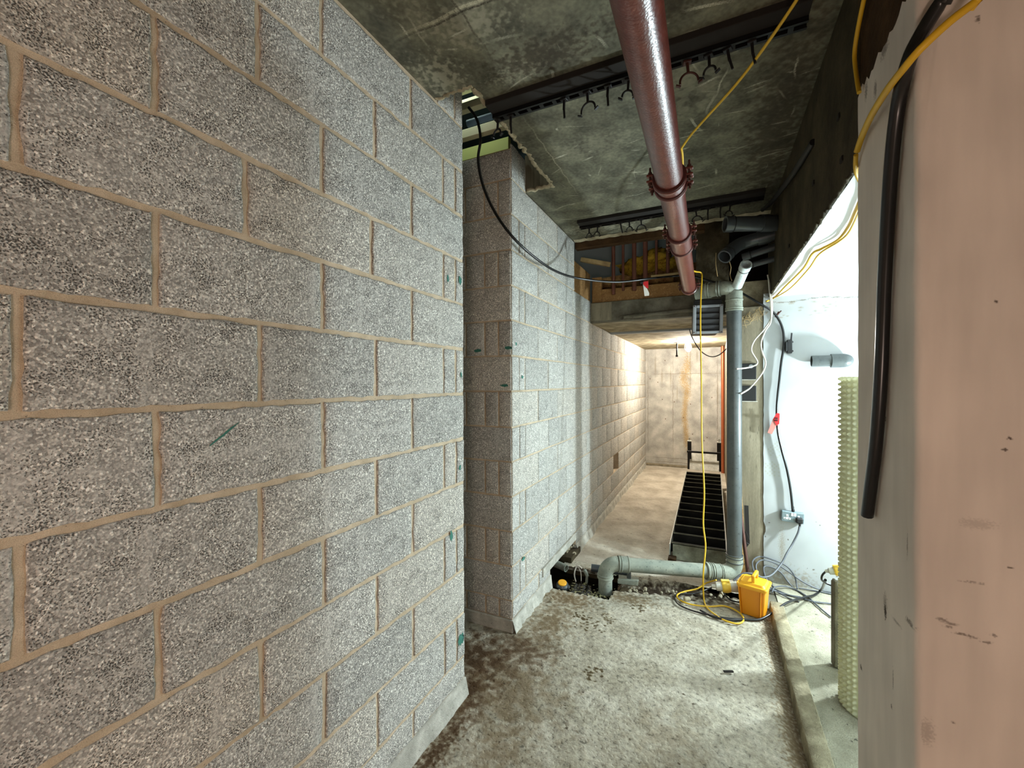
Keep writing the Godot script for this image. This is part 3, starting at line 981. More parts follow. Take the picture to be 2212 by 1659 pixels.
func build_right_side() -> void:
	var w := structure("wall_right_near", "plastered wall end at the right with grey side and pink-lit front", "wall")
	var n := FastNoiseLite.new()
	n.seed = 3
	n.frequency = 9.0
	var px := func(p: Vector3) -> Vector2:
		var d := -p.z
		var u := 1.64 - d if d > 1.2315 else 0.41 + (p.x - 0.41)
		return Vector2(u / 2.5, (0.90 - (p.y - H)) / 2.5)
	var st := mb()
	# the wrap from the far edge round the near arris
	var outline := []
	for i in 21:
		outline.append(Vector2(0.41, lerpf(1.64, 1.245, i / 20.0)))
	for i in 7:
		var a := PI * 0.5 * i / 6.0
		outline.append(Vector2(0.424 - 0.014 * cos(a), 1.244 - 0.014 * sin(a)))
	for i in range(1, 50):
		outline.append(Vector2(0.424 + i * 0.046, 1.23))
	var last := outline.size() - 1
	sheet(st, last, 70, func(u, v):
		var q: Vector2 = outline[roundi(u * last)]
		var bump := n.get_noise_2d(q.x * 2.0 + q.y * 2.0, v * 1.6) * 0.0025
		var top := 0.885 + n.get_noise_1d(q.y * 3.0 + 2.0) * 0.03 if q.x < 0.43 else 1.31
		return P(q.x + bump, lerpf(-1.61, top, v), q.y + bump), Vector3(-1, 0, 0.6), px)
	put("plaster", done(st), M.pillar, w)
	st = mb()
	ebox(st, 0.418, 2.7, -1.62, 0.86, 1.238, 1.64)
	ebox(st, 0.425, 2.7, 0.86, 1.31, 1.238, 1.64)
	obj("core", st, M.white_plaster, w)
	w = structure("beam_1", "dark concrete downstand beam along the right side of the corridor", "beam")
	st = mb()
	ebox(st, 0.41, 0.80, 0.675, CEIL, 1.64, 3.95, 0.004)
	obj("face", st, M.dark_concrete, w)
	st = mb()
	ebox(st, 0.416, 0.80, 0.88, CEIL, 1.236, 1.64)
	obj("face_over_wall_end", st, M.brown_concrete, w)
	st = mb()
	var edge := []
	for i in 130:
		edge.append(P(0.414 + rng.randf_range(-0.006, 0.004), 0.678 + rng.randf_range(-0.007, 0.004), lerpf(1.64, 3.9, i / 129.0)))
	tube(st, PackedVector3Array(edge), 0.006, 6)
	obj("broken_edge", st, M.dark_concrete, w)
	for q in [[0.93, 1.84], [0.76, 1.80], [0.87, 2.25], [0.78, 2.9]]:
		st = mb()
		ebox(st, 0.405, 0.42, q[0], q[0] + 0.02, q[1], q[1] + 0.03, 0.002)
		obj("fixing_hole", st, M.gap, w)
	var k := structure("trim_1", "low rough concrete kerb between the corridor and the lit room", "kerb")
	st = mb()
	n.frequency = 30.0
	var prof := [Vector2(0.362, -1.62), Vector2(0.364, -1.580), Vector2(0.366, -1.552), Vector2(0.370, -1.547), Vector2(0.405, -1.545), Vector2(0.440, -1.547), Vector2(0.445, -1.552), Vector2(0.449, -1.585), Vector2(0.452, -1.62)]
	sheet(st, 8, 240, func(u, v):
		var q: Vector2 = prof[roundi(u * 8)]
		var d := lerpf(-2.3, 3.45, v)
		var j := n.get_noise_2d(d * 2.0, u * 0.2) * 0.004
		return P(q.x + j, q.y + n.get_noise_2d(d * 3.0 + 9.0, u * 0.3) * 0.003, d), Vector3.UP)
	put("kerb", done(st), M.kerb, k)
	st = mb()
	poly(st, [P(0.362, -1.62, 3.45), P(0.372, -1.556, 3.45), P(0.442, -1.556, 3.45), P(0.452, -1.62, 3.45)], Vector3(0, 0, -1))
	obj("kerb_end", st, M.kerb, k)

func build_void() -> void:
	# the dark space over the far ceiling, seen past the slab edge
	var w := structure("wall_loft", "dark rough concrete faces enclosing the space above the far ceiling", "wall")
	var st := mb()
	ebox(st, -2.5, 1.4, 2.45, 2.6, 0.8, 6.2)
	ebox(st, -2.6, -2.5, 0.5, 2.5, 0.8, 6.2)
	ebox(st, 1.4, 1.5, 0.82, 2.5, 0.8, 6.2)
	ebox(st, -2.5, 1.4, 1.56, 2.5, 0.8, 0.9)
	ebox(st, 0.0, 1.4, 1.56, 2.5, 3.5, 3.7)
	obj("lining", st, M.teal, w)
	st = mb()
	ebox(st, -2.5, 1.4, 0.6, 2.5, 5.3, 5.4)
	obj("blue_lining", st, M.blue_grey, w)
	st = mb()
	sheet(st, 12, 24, func(u, v): return P(lerpf(-0.12, 0.13, u), lerpf(0.83, 1.5, v), 3.93 + 0.008 * sin(u * 19.0 + v * 31.0)), Vector3.BACK)
	put("dark_face", done(st), M.dark_concrete, w)
	st = mb()
	ebox(st, -0.11, 0.125, 0.84, 1.5, 3.945, 4.30, 0.01)
	obj("dark_face_core", st, M.dark_concrete, w)
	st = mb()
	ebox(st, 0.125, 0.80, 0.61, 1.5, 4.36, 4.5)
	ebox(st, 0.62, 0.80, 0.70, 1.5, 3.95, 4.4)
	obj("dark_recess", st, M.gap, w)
	var p := thing("strand_board", "brown chipboard panel standing on the far concrete beam", "board", P(-0.6, 0.83, 4.40))
	st = mb()
	cbox(st, Transform3D(Basis(), P(-0.62, 0.895, 4.395)), Vector3(1.05, 0.15, 0.018), 0.002)
	cbox(st, Transform3D(Basis(), P(-1.09, 0.96, 4.39)), Vector3(0.10, 0.28, 0.018), 0.002)
	obj("panel", st, M.osb, p)
	p = thing("strand_board", "brown chipboard panel lining the block wall above its stepped top", "board", P(-1.17, 0.85, 4.1))
	st = mb()
	cbox(st, Transform3D(Basis(), P(-1.172, 0.99, 4.09)), Vector3(0.018, 0.30, 0.58), 0.002)
	obj("panel", st, M.osb, p)
	p = thing("strand_board", "wide brown chipboard sheet behind the hanging brown rods", "board", P(-0.6, 0.85, 4.75))
	st = mb()
	cbox(st, Transform3D(Basis(Vector3.BACK, 0.06), P(-0.55, 1.00, 4.75)), Vector3(1.15, 0.42, 0.02), 0.002)
	obj("panel", st, M.brown_wool, p)
	p = thing("insulation_roll", "yellow glass-wool wad behind the brown rods", "insulation", P(-0.6, 1.15, 4.6))
	st = mb()
	var n := FastNoiseLite.new()
	n.frequency = 5.0
	for q in [[-0.70, 1.23, 0.20, 0.09], [-0.52, 1.29, 0.14, 0.10], [-0.40, 1.22, 0.15, 0.06]]:
		var qx: float = q[0]
		var qy: float = q[1]
		var rx: float = q[2]
		var ry: float = q[3]
		sheet(st, 22, 12, func(u, v):
			var a: float = u * TAU
			var b: float = (v - 0.5) * PI
			var r := 1.0 + n.get_noise_3d(cos(a) * cos(b), sin(a) * cos(b), sin(b) + qx) * 0.5
			return P(qx + rx * r * cos(a) * cos(b), qy + ry * r * sin(b), 4.62 + 0.09 * r * sin(a) * cos(b)), Vector3.BACK)
	put("wad", done(st), M.wool, p)
	p = thing("timber_batten", "short pale timber end in the opening beside the block wall", "timber", P(-1.1, 1.25, 4.3))
	st = mb()
	bar(st, P(-1.24, 1.285, 4.30), P(-0.94, 1.205, 4.34), 0.038, 0.045, 0.003)
	obj("batten", st, M.timber, p)
	p = thing("timber_batten", "thin dusty timber strip lying behind the end of the red pipe", "timber", P(-0.45, 1.02, 4.33))
	st = mb()
	bar(st, P(-0.54, 1.045, 4.36), P(-0.02, 1.01, 4.20), 0.02, 0.02, 0.002)
	obj("batten", st, M.timber, p)
	var xs := [-0.913, -0.815, -0.705, -0.597, -0.492, -0.386]
	var names := ["first from the block wall", "second from the block wall", "third from the block wall", "fourth from the block wall", "fifth from the block wall", "nearest the red pipe"]
	for i in 6:
		st = mb()
		var r: float = [0.019, 0.014, 0.022, 0.023, 0.013, 0.017][i]
		rod(st, P(xs[i], [0.90, 0.93, 0.92, 0.93, 1.03, 1.03][i], 4.36), P(xs[i], 2.44, 4.36), r, 12)
		tag(obj("hanging_rod", st, M.red_rod), "brown rod hanging in the opening over the beam, " + names[i], "rod", "brown rods over the far beam")
	# loft seen through the hole by the alcove
	for q in [[-2.3, -1.02, 1.665, 1.725, 2.455, 2.50, 0, "pale timber batten lowest in the ceiling hole, brightly lit"], [-2.3, -1.02, 1.74, 1.79, 2.30, 2.345, 0, "pale timber batten in the ceiling hole, behind the blue roll"], [-2.3, -1.30, 1.655, 1.745, 2.69, 2.73, 1, "olive-green timber board in the ceiling hole above the dark wall end"], [-2.3, -1.0, 1.90, 1.925, 2.36, 2.385, 0, "thin timber batten topmost in the ceiling hole"], [-2.3, -1.0, 1.90, 1.925, 2.45, 2.475, 0, "thin timber batten second from the top in the ceiling hole"]]:
		var b := thing("loft_batten", q[7], "timber", P(-1.5, q[2], q[4]))
		st = mb()
		ebox(st, q[0], q[1], q[2], q[3], q[4], q[5], 0.003)
		obj("batten", st, M.pale_timber if q[6] == 0 else M.olive, b)
	var rl := thing("foil_roll", "pale blue roll lying between battens in the ceiling hole", "roll", P(-1.3, 1.70, 2.40))
	st = mb()
	rod(st, P(-1.46, 1.715, 2.40), P(-1.24, 1.715, 2.40), 0.022, 16)
	obj("roll", st, M.blue_foil, rl)
	var t := thing("loft_lamp", "small site lamp above the ceiling hole, out of direct view", "lamp", P(-1.60, 2.15, 2.36))
	st = mb()
	lathe(st, [Vector2(0, -0.05), Vector2(0.035, -0.03), Vector2(0.045, 0.0), Vector2(0.03, 0.04), Vector2(0, 0.06)], Transform3D(Basis(), P(-1.60, 2.15, 2.36)))
	obj("bulb", st, M.lamp_cool, t)
	st = mb()
	rod(st, P(-1.60, 2.20, 2.36), P(-1.60, 2.46, 2.36), 0.008, 8)
	obj("cord", st, M.black, t)

func floor_height(x: float, d: float, n: FastNoiseLite) -> float:
	var y := -1.598 + n.get_noise_2d(x, d) * 0.007 + n.get_noise_2d(x * 7.0 + 3.0, d * 7.0) * 0.0035
	# trench under the drain pipe
	var t := clampf((x + 0.72) / 0.9, 0.0, 1.0)
	var mid := lerpf(3.33, 3.62, t)
	if x > -0.70:
		var k := clampf(1.0 - absf(d - mid) / (0.13 + n.get_noise_2d(x * 3.0, 7.0) * 0.05), 0.0, 1.0)
		y -= 0.055 * smoothstep(0.0, 0.9, k)
	# gutter at the foot of the kerb
	y -= 0.022 * smoothstep(0.28, 0.36, x)
	return y

func build_floor() -> void:
	var n := FastNoiseLite.new()
	n.seed = 12
	n.frequency = 6.0
	n.fractal_octaves = 4
	var f := structure("floor", "rough grey concrete floor with mud, damp patches and boot prints", "floor")
	var st := mb()
	var x0 := -1.18
	var x1 := 0.372
	sheet(st, 150, 270, func(u, v):
		var x := lerpf(x0, x1, u)
		var d := lerpf(0.85, 3.62, v)
		return P(x, floor_height(x, d, n), d), Vector3.UP, floor_uv, func(u, v):
		var x := lerpf(x0, x1, u)
		var d := lerpf(0.85, 3.62, v)
		var j := n.get_noise_2d(x * 4.0, d * 4.0) * 0.025
		return not (x < -0.68 + j and d > 3.068 + j * 0.5 + (x + 1.15) * 0.02 and d < 3.50 + j))
	put("screed", done(st), M.floor, f)
	st = mb()
	sheet(st, 30, 30, func(u, v):
		var x := lerpf(-2.35, -1.17, u)
		var d := lerpf(1.25, 2.45, v)
		return P(x, floor_height(x, d, n), d), Vector3.UP, floor_uv)
	put("alcove_screed", done(st), M.floor, f)
	st = mb()
	ebox(st, -1.4, 2.0, -1.70, -1.60, -2.4, 0.87)
	obj("entry_screed", st, M.corridor_floor, f)
	st = mb()
	sheet(st, 50, 160, func(u, v):
		var x := lerpf(-1.18, 0.24, u)
		var d := lerpf(3.50, 8.45, v)
		var bank := 0.03 * smoothstep(3.62, 3.5, d)
		return P(x, -1.597 + n.get_noise_2d(x, d) * 0.007 + n.get_noise_2d(x * 5.0, d * 5.0) * 0.004 - bank, d), Vector3.UP, null, func(u, v): return lerpf(3.50, 8.45, v) > 3.60 or u < 0.30)
	put("corridor_screed", done(st), M.corridor_floor, f)
	st = mb()
	sheet(st, 90, 90, func(u, v):
		var x := lerpf(0.43, 2.65, u)
		var d := lerpf(1.60, 3.93, v)
		return P(x, -1.594 + n.get_noise_2d(x, d) * 0.006 + n.get_noise_2d(x * 6.0, d * 6.0) * 0.003, d), Vector3.UP)
	put("room_screed", done(st), M.room_floor, f)
	st = mb()
	ebox(st, 0.2, 0.47, -1.66, -1.602, 3.45, 3.95)
	obj("threshold", st, M.concrete, f)

# ---------------------------------------------------------------- pipes
func build_red_pipe() -> void:
	var a := P(-0.118, 0.752, -0.45)
	var b := P(-0.163, 0.752, 3.68)
	var dir := (b - a).normalized()
	var p := thing("soil_pipe", "long rust-red cast-iron pipe hung under the ceiling along the corridor", "pipe", b)
	var st := mb()
	hollow(st, a, b, 0.0485, 0.006, 40)
	obj("barrel", st, M.red, p)
	for d in [1.69, 2.40, 3.64]:
		var at: Vector3 = a.lerp(b, (d + 0.45) / 4.13)
		var half := 0.13 if d > 2.0 and d < 3.0 else 0.045
		st = mb()
		lathe(st, [Vector2(0.048, -half), Vector2(0.053, -half), Vector2(0.0535, half), Vector2(0.048, half)], Transform3D(along(dir), at), 40)
		var cp := obj("coupling", st, M.red, p)
		for s in ([-1.0, 1.0] if d < 3.0 else [-0.3]):
			st = mb()
			ring(st, at + dir * s * (half - 0.011), dir, 0.053, 0.017, 0.008, 40)
			obj("clamp_band", st, M.red, cp)
			st = mb()
			ring(st, at + dir * (s * (half - 0.011) - 0.012), dir, 0.0525, 0.006, 0.006, 40)
			obj("rubber_lip", st, M.red_dark, cp)
			for side in [-1.0, 1.0]:
				st = mb()
				var q: Vector3 = at + dir * s * (half - 0.011) + Vector3(side * 0.068, 0.012, 0)
				cbox(st, Transform3D(Basis(), q + Vector3(0, 0.010, 0)), Vector3(0.026, 0.008, 0.018), 0.002)
				cbox(st, Transform3D(Basis(), q - Vector3(0, 0.012, 0)), Vector3(0.026, 0.008, 0.018), 0.002)
				obj("clamp_lug", st, M.red, cp)
				st = mb()
				rod(st, q + Vector3(0, -0.036, 0), q + Vector3(0, 0.040, 0), 0.004, 8)
				rod(st, q + Vector3(0, -0.026, 0), q + Vector3(0, -0.017, 0), 0.0075, 6)
				rod(st, q + Vector3(0, 0.015, 0), q + Vector3(0, 0.023, 0), 0.0075, 6)
				obj("bolt", st, M.bolt, cp)

func build_drain() -> void:
	var p := thing("drain_pipe", "grey plastic drain stack with a floor run and elbow into the sump", "pipe", P(0.158, -1.57, 3.70))
	var r := 0.0535
	var axis_x := 0.158
	var axis_d := 3.715
	var st := mb()
	hollow(st, P(axis_x, -1.42, axis_d), P(axis_x, 0.60, axis_d), r, 0.004, 36)
	obj("riser", st, M.grey_pvc, p)
	st = mb()
	hollow(st, P(axis_x, 0.55, axis_d), P(axis_x, 0.70, axis_d), r + 0.006, 0.008, 36)
	var q := arc(P(axis_x - 0.02, 0.70, axis_d), Vector3.RIGHT, Vector3.UP, 0.02, 0, PI * 0.5, 6)
	tube(st, smooth([P(axis_x, 0.66, axis_d), P(axis_x - 0.01, 0.705, axis_d), P(0.10, 0.735, 3.70), P(-0.02, 0.735, 3.76)], 0.01), r + 0.001, 28, false)
	var tee := obj("tee", st, M.dusty_pvc, p)
	st = mb()
	for y in [0.555, 0.572, 0.635]:
		ring(st, P(axis_x, y, axis_d), Vector3.UP, r + 0.006, 0.009, 0.004, 36)
	for t in [0.18, 0.26, 0.52, 0.60]:
		var at := P(0.10, 0.735, 3.70).lerp(P(-0.13, 0.735, 3.75), t)
		ring(st, at, Vector3(-0.23, 0, -0.05), r + 0.004, 0.007, 0.004, 32)
	obj("collar_rib", st, M.dusty_pvc, tee)
	st = mb()
	hollow(st, P(0.0, 0.735, 3.76), P(-0.12, 0.735, 3.78), r + 0.005, 0.006, 32)
	obj("side_socket", st, M.dusty_pvc, p)
	# foot of the stack: bend, collars, run, elbow into the sump
	var a := P(0.07, -1.490, 3.665)
	var b := P(-0.675, -1.435, 3.345)
	var dir := (b - a).normalized()
	st = mb()
	tube(st, smooth([P(axis_x, -1.36, axis_d), P(axis_x, -1.43, axis_d), P(axis_x - 0.018, -1.472, axis_d - 0.008), P(0.10, -1.488, 3.678), a], 0.008), r + 0.005, 30, true)
	var bend := obj("foot_bend", st, M.dusty_pvc, p)
	st = mb()
	for y in [-1.355, -1.375, -1.41]:
		ring(st, P(axis_x, y, axis_d), Vector3.UP, r + 0.004, 0.010, 0.005, 36)
	obj("collar_rib", st, M.grey_pvc, bend)
	st = mb()
	hollow(st, a, b, r, 0.004, 36)
	obj("floor_run", st, M.dusty_pvc, p)
	for t in [[0.02, 0.10, 0.007], [0.12, 0.15, 0.009], [0.90, 0.99, 0.007]]:
		st = mb()
		var s0: Vector3 = a.lerp(b, t[0])
		var s1: Vector3 = a.lerp(b, t[1])
		var rr: float = r + t[2]
		hollow(st, s0, s1, rr, 0.006, 36)
		ring(st, s0, dir, rr, 0.008, 0.004, 36)
		ring(st, s0.lerp(s1, 0.75), dir, rr, 0.008, 0.004, 36)
		ring(st, s1, dir, rr, 0.008, 0.004, 36)
		obj("socket_collar", st, M.dusty_pvc, p)
	st = mb()
	var down := Vector3.DOWN
	var c := b + down * 0.095
	var pts := arc(c, Vector3.UP, dir, 0.095, 0.0, PI * 0.5, 16)
	pts.append(pts[pts.size() - 1] + down * 0.03)
	tube(st, pts, r + 0.004, 30, true)
	var el := obj("elbow", st, M.dusty_pvc, p)
	st = mb()
	var foot: Vector3 = pts[pts.size() - 1]
	ring(st, foot + Vector3(0, 0.012, 0), Vector3.UP, r + 0.004, 0.010, 0.006, 32)
	ring(st, foot + Vector3(0, 0.034, 0), Vector3.UP, r + 0.004, 0.008, 0.005, 32)
	obj("collar_rib", st, M.dusty_pvc, el)
	st = mb()
	hollow(st, foot + Vector3(0, 0.01, 0), Vector3(foot.x, P(0, -1.80, 0).y, foot.z), r, 0.004, 32)
	obj("drop", st, M.dusty_pvc, p)
	# bracket foot standing under the run
	var br := thing("pipe_bracket", "flat grey metal foot plate under the drain run beside the sump", "bracket", P(-0.60, -1.585, 3.36))
	st = mb()
	cbox(st, Transform3D(Basis(Vector3.UP, 0.18), P(-0.60, -1.578, 3.375)), Vector3(0.155, 0.036, 0.012), 0.002)
	cbox(st, Transform3D(Basis(Vector3.UP, 0.18), P(-0.60, -1.560, 3.405)), Vector3(0.155, 0.008, 0.06), 0.002)
	obj("plate", st, M.dusty_pvc, br)
	st = mb()
	cbox(st, Transform3D(Basis(), P(-0.595, -1.535, 3.40)), Vector3(0.03, 0.06, 0.02), 0.002)
	obj("stem", st, M.grey_pvc, br)

# a pipe hook: plate, stem and an open half ring; s: 0 wide fork, 1 narrow fork, 2 hanging rod only
func hook_shape(s: int, st: SurfaceTool) -> void:
	cbox(st, Transform3D(Basis(), Vector3(0, -0.004, 0)), Vector3(0.030, 0.008, 0.024), 0.001)
	cbox(st, Transform3D(Basis(), Vector3(0, -0.026, 0)), Vector3(0.010, 0.045, 0.008), 0.001)
	if s == 2:
		cbox(st, Transform3D(Basis(Vector3.BACK, 0.12), Vector3(0.003, -0.062, 0)), Vector3(0.009, 0.05, 0.006), 0.001)
		return
	var r := 0.034 if s == 0 else 0.022
	var c := Vector3(0, -0.046 - r, 0)
	tube(st, arc(c, Vector3.RIGHT, Vector3.UP, r, -0.15, PI + 0.15, 14), 0.0045, 6)
	for k in [-1.0, 1.0]:
		cbox(st, Transform3D(Basis(Vector3.BACK, k * 0.5), c + Vector3(k * (r + 0.007), -0.010, 0)), Vector3(0.020, 0.006, 0.012), 0.001)

func build_rails() -> void:
	var shapes := []
	for s in 3:
		var st := mb()
		hook_shape(s, st)
		shapes.append(st.commit())
	var sets := [
		[1.81, -0.95, 0.31, [[-0.93, 1], [-0.862, 2], [-0.596, 2], [-0.49, 0], [-0.40, 2], [-0.314, 1], [-0.087, 0], [-0.008, 1], [0.056, 2], [0.137, 2]], "near"],
		[3.40, -0.985, 0.33, [[-0.908, 1], [-0.838, 1], [-0.655, 2], [-0.586, 1], [-0.497, 0], [-0.106, 0], [-0.022, 2], [0.06, 2], [0.122, 1]], "far"]]
	for q in sets:
		var d: float = q[0]
		var x0: float = q[1]
		var x1: float = q[2]
		var near: bool = q[4] == "near"
		var rail := thing("support_rail", "black slotted support rail across the ceiling, " + ("the one with hooks nearest the ceiling hole" if near else "the farther one before the slab edge"), "rail", P((x0 + x1) / 2, CEIL, d), "slotted ceiling rails")
		var st := mb()
		ebox(st, x0, x1, CEIL - 0.026, CEIL + 0.002, d - 0.095, d - 0.025, 0.002)
		obj("packing_strip", st, M.gap, rail)
		st = mb()
		ebox(st, x0, x1, CEIL - 0.040, CEIL - 0.000, d - 0.022, d - 0.018)
		ebox(st, x0, x1, CEIL - 0.040, CEIL - 0.000, d + 0.018, d + 0.022)
		ebox(st, x0, x1, CEIL - 0.006, CEIL - 0.001, d - 0.020, d + 0.020)
		ebox(st, x0, x1, CEIL - 0.041, CEIL - 0.038, d - 0.022, d - 0.011)
		ebox(st, x0, x1, CEIL - 0.041, CEIL - 0.038, d + 0.011, d + 0.022)
		obj("channel", st, M.rail, rail)
		st = mb()
		var x := x0 + 0.05
		while x < x1 - 0.03:
			ebox(st, x, x + 0.018, CEIL - 0.0415, CEIL - 0.037, d - 0.012, d + 0.012)
			x += 0.062 if rng.randf() < 0.7 else 0.11
		obj("cross_web", st, M.rail, rail)
		tag(rail.get_child(rail.get_child_count() - 1), "", "", "", "stuff")
		var places := {0: "first", 1: "second", 2: "third", 3: "fourth", 4: "fifth", 5: "sixth", 6: "seventh", 7: "eighth", 8: "ninth", 9: "tenth"}
		var i := 0
		for hk in q[3]:
			var form: String = ["open half-ring pipe hook", "small forked pipe hook", "bare hanger strap"][hk[1]]
			var m: Material = M.hook_red if near and hk[1] == 0 and hk[0] > -0.2 else M.hook
			put("pipe_hook", shapes[hk[1]], m, null, Transform3D(Basis(Vector3.UP, rng.randf_range(-0.35, 0.35)) * Basis(Vector3.BACK, rng.randf_range(-0.15, 0.15)), P(hk[0], CEIL - 0.040, d)))
			tag(get_child(get_child_count() - 1), "dark %s on the %s ceiling rail, %s from the block wall" % [form, q[4] + ("est" if near else "ther") if false else ("near" if near else "far"), places[i]], "hook", "pipe hooks on the ceiling rails")
			i += 1

func build_loose_pipes() -> void:
	var set_ := [
		["dark plastic pipe with open end, topmost of the pipes entering the beam", [P(0.085, 1.10, 3.30), P(0.26, 1.095, 3.36), P(0.47, 1.09, 3.43)], 0.051, 0, true],
		["grey plastic pipe elbow with open mouth pointing down beside the stack", [P(0.086, 0.915, 3.46), P(0.125, 0.965, 3.51), P(0.18, 1.015, 3.555), P(0.25, 1.04, 3.575), P(0.47, 1.07, 3.56)], 0.047, 0, true],
		["slim grey plastic pipe running into the beam under the elbow", [P(0.21, 0.93, 3.60), P(0.33, 0.955, 3.575), P(0.47, 0.98, 3.55)], 0.026, 0, false],
		["slimmest grey plastic pipe, lowest of those entering the beam", [P(0.225, 0.865, 3.62), P(0.33, 0.88, 3.60), P(0.47, 0.90, 3.58)], 0.021, 0, false],
		["short pale plastic pipe with open top leaning on the stack tee", [P(0.178, 0.735, 3.655), P(0.200, 0.785, 3.545), P(0.222, 0.835, 3.43)], 0.036, 1, true]]
	for q in set_:
		var pts: Array = q[1]
		var r: float = q[2]
		var p := thing("waste_pipe", q[0], "pipe", pts[0], "loose waste pipes by the beam")
		var st := mb()
		var m: Material = M.dark_pvc if q[3] == 0 else M.pale_pvc
		tube(st, smooth(pts, 0.02), r, 26, false)
		tube(st, smooth(pts, 0.02), r - 0.005, 26, false)
		obj("barrel", st, m, p)
		var first: bool = q[3] == 0
		var e0: Vector3 = pts[0] if first else pts[pts.size() - 1]
		var e1: Vector3 = pts[1] if first else pts[pts.size() - 2]
		var dir := (e1 - e0).normalized()
		st = mb()
		lathe(st, [Vector2(r - 0.0055, 0), Vector2(r + 0.0035, 0), Vector2(r + 0.0035, 0.05), Vector2(r - 0.001, 0.052)], Transform3D(along(dir), e0 - dir * 0.001), 26)
		obj("socket_rim", st, m, p)
		st = mb()
		ring(st, e0 + dir * 0.055, dir, r + 0.0005, 0.006, 0.003, 26)
		obj("seal_ring", st, M.rubber, p)
		if q[4] and first:
			st = mb()
			var a: Vector3 = pts[pts.size() - 2]
			var b: Vector3 = pts[pts.size() - 1]
			hollow(st, a.lerp(b, 0.25), a.lerp(b, 0.6), r + 0.005, 0.006, 26)
			obj("coupler", st, m, p)
	var t := thing("cable_duct", "black corrugated duct slanting from the beam toward the stack", "duct", P(0.34, 1.2, 3.6))
	var st := mb()
	tube(st, smooth([P(0.405, 1.055, 2.25), P(0.385, 1.10, 2.7), P(0.36, 1.20, 3.3), P(0.34, 1.265, 3.6)], 0.03), 0.014, 10)
	obj("duct", st, M.black, t)
	for q in [[P(0.03, 0.98, 3.56), P(0.028, 0.90, 3.56), P(0.036, 0.83, 3.56), P(0.040, 0.80, 3.565), "loose brown string hanging below the open grey elbow"], [P(0.12, 0.94, 3.66), P(0.135, 0.88, 3.66), P(0.128, 0.83, 3.67), P(0.14, 0.78, 3.67), "loose brown string hanging beside the pale short pipe"]]:
		var s := mb()
		tube(s, smooth([q[0], q[1], q[2], q[3]]), 0.0025, 6)
		tag(obj("loose_string", s, M.timber), q[4], "string")

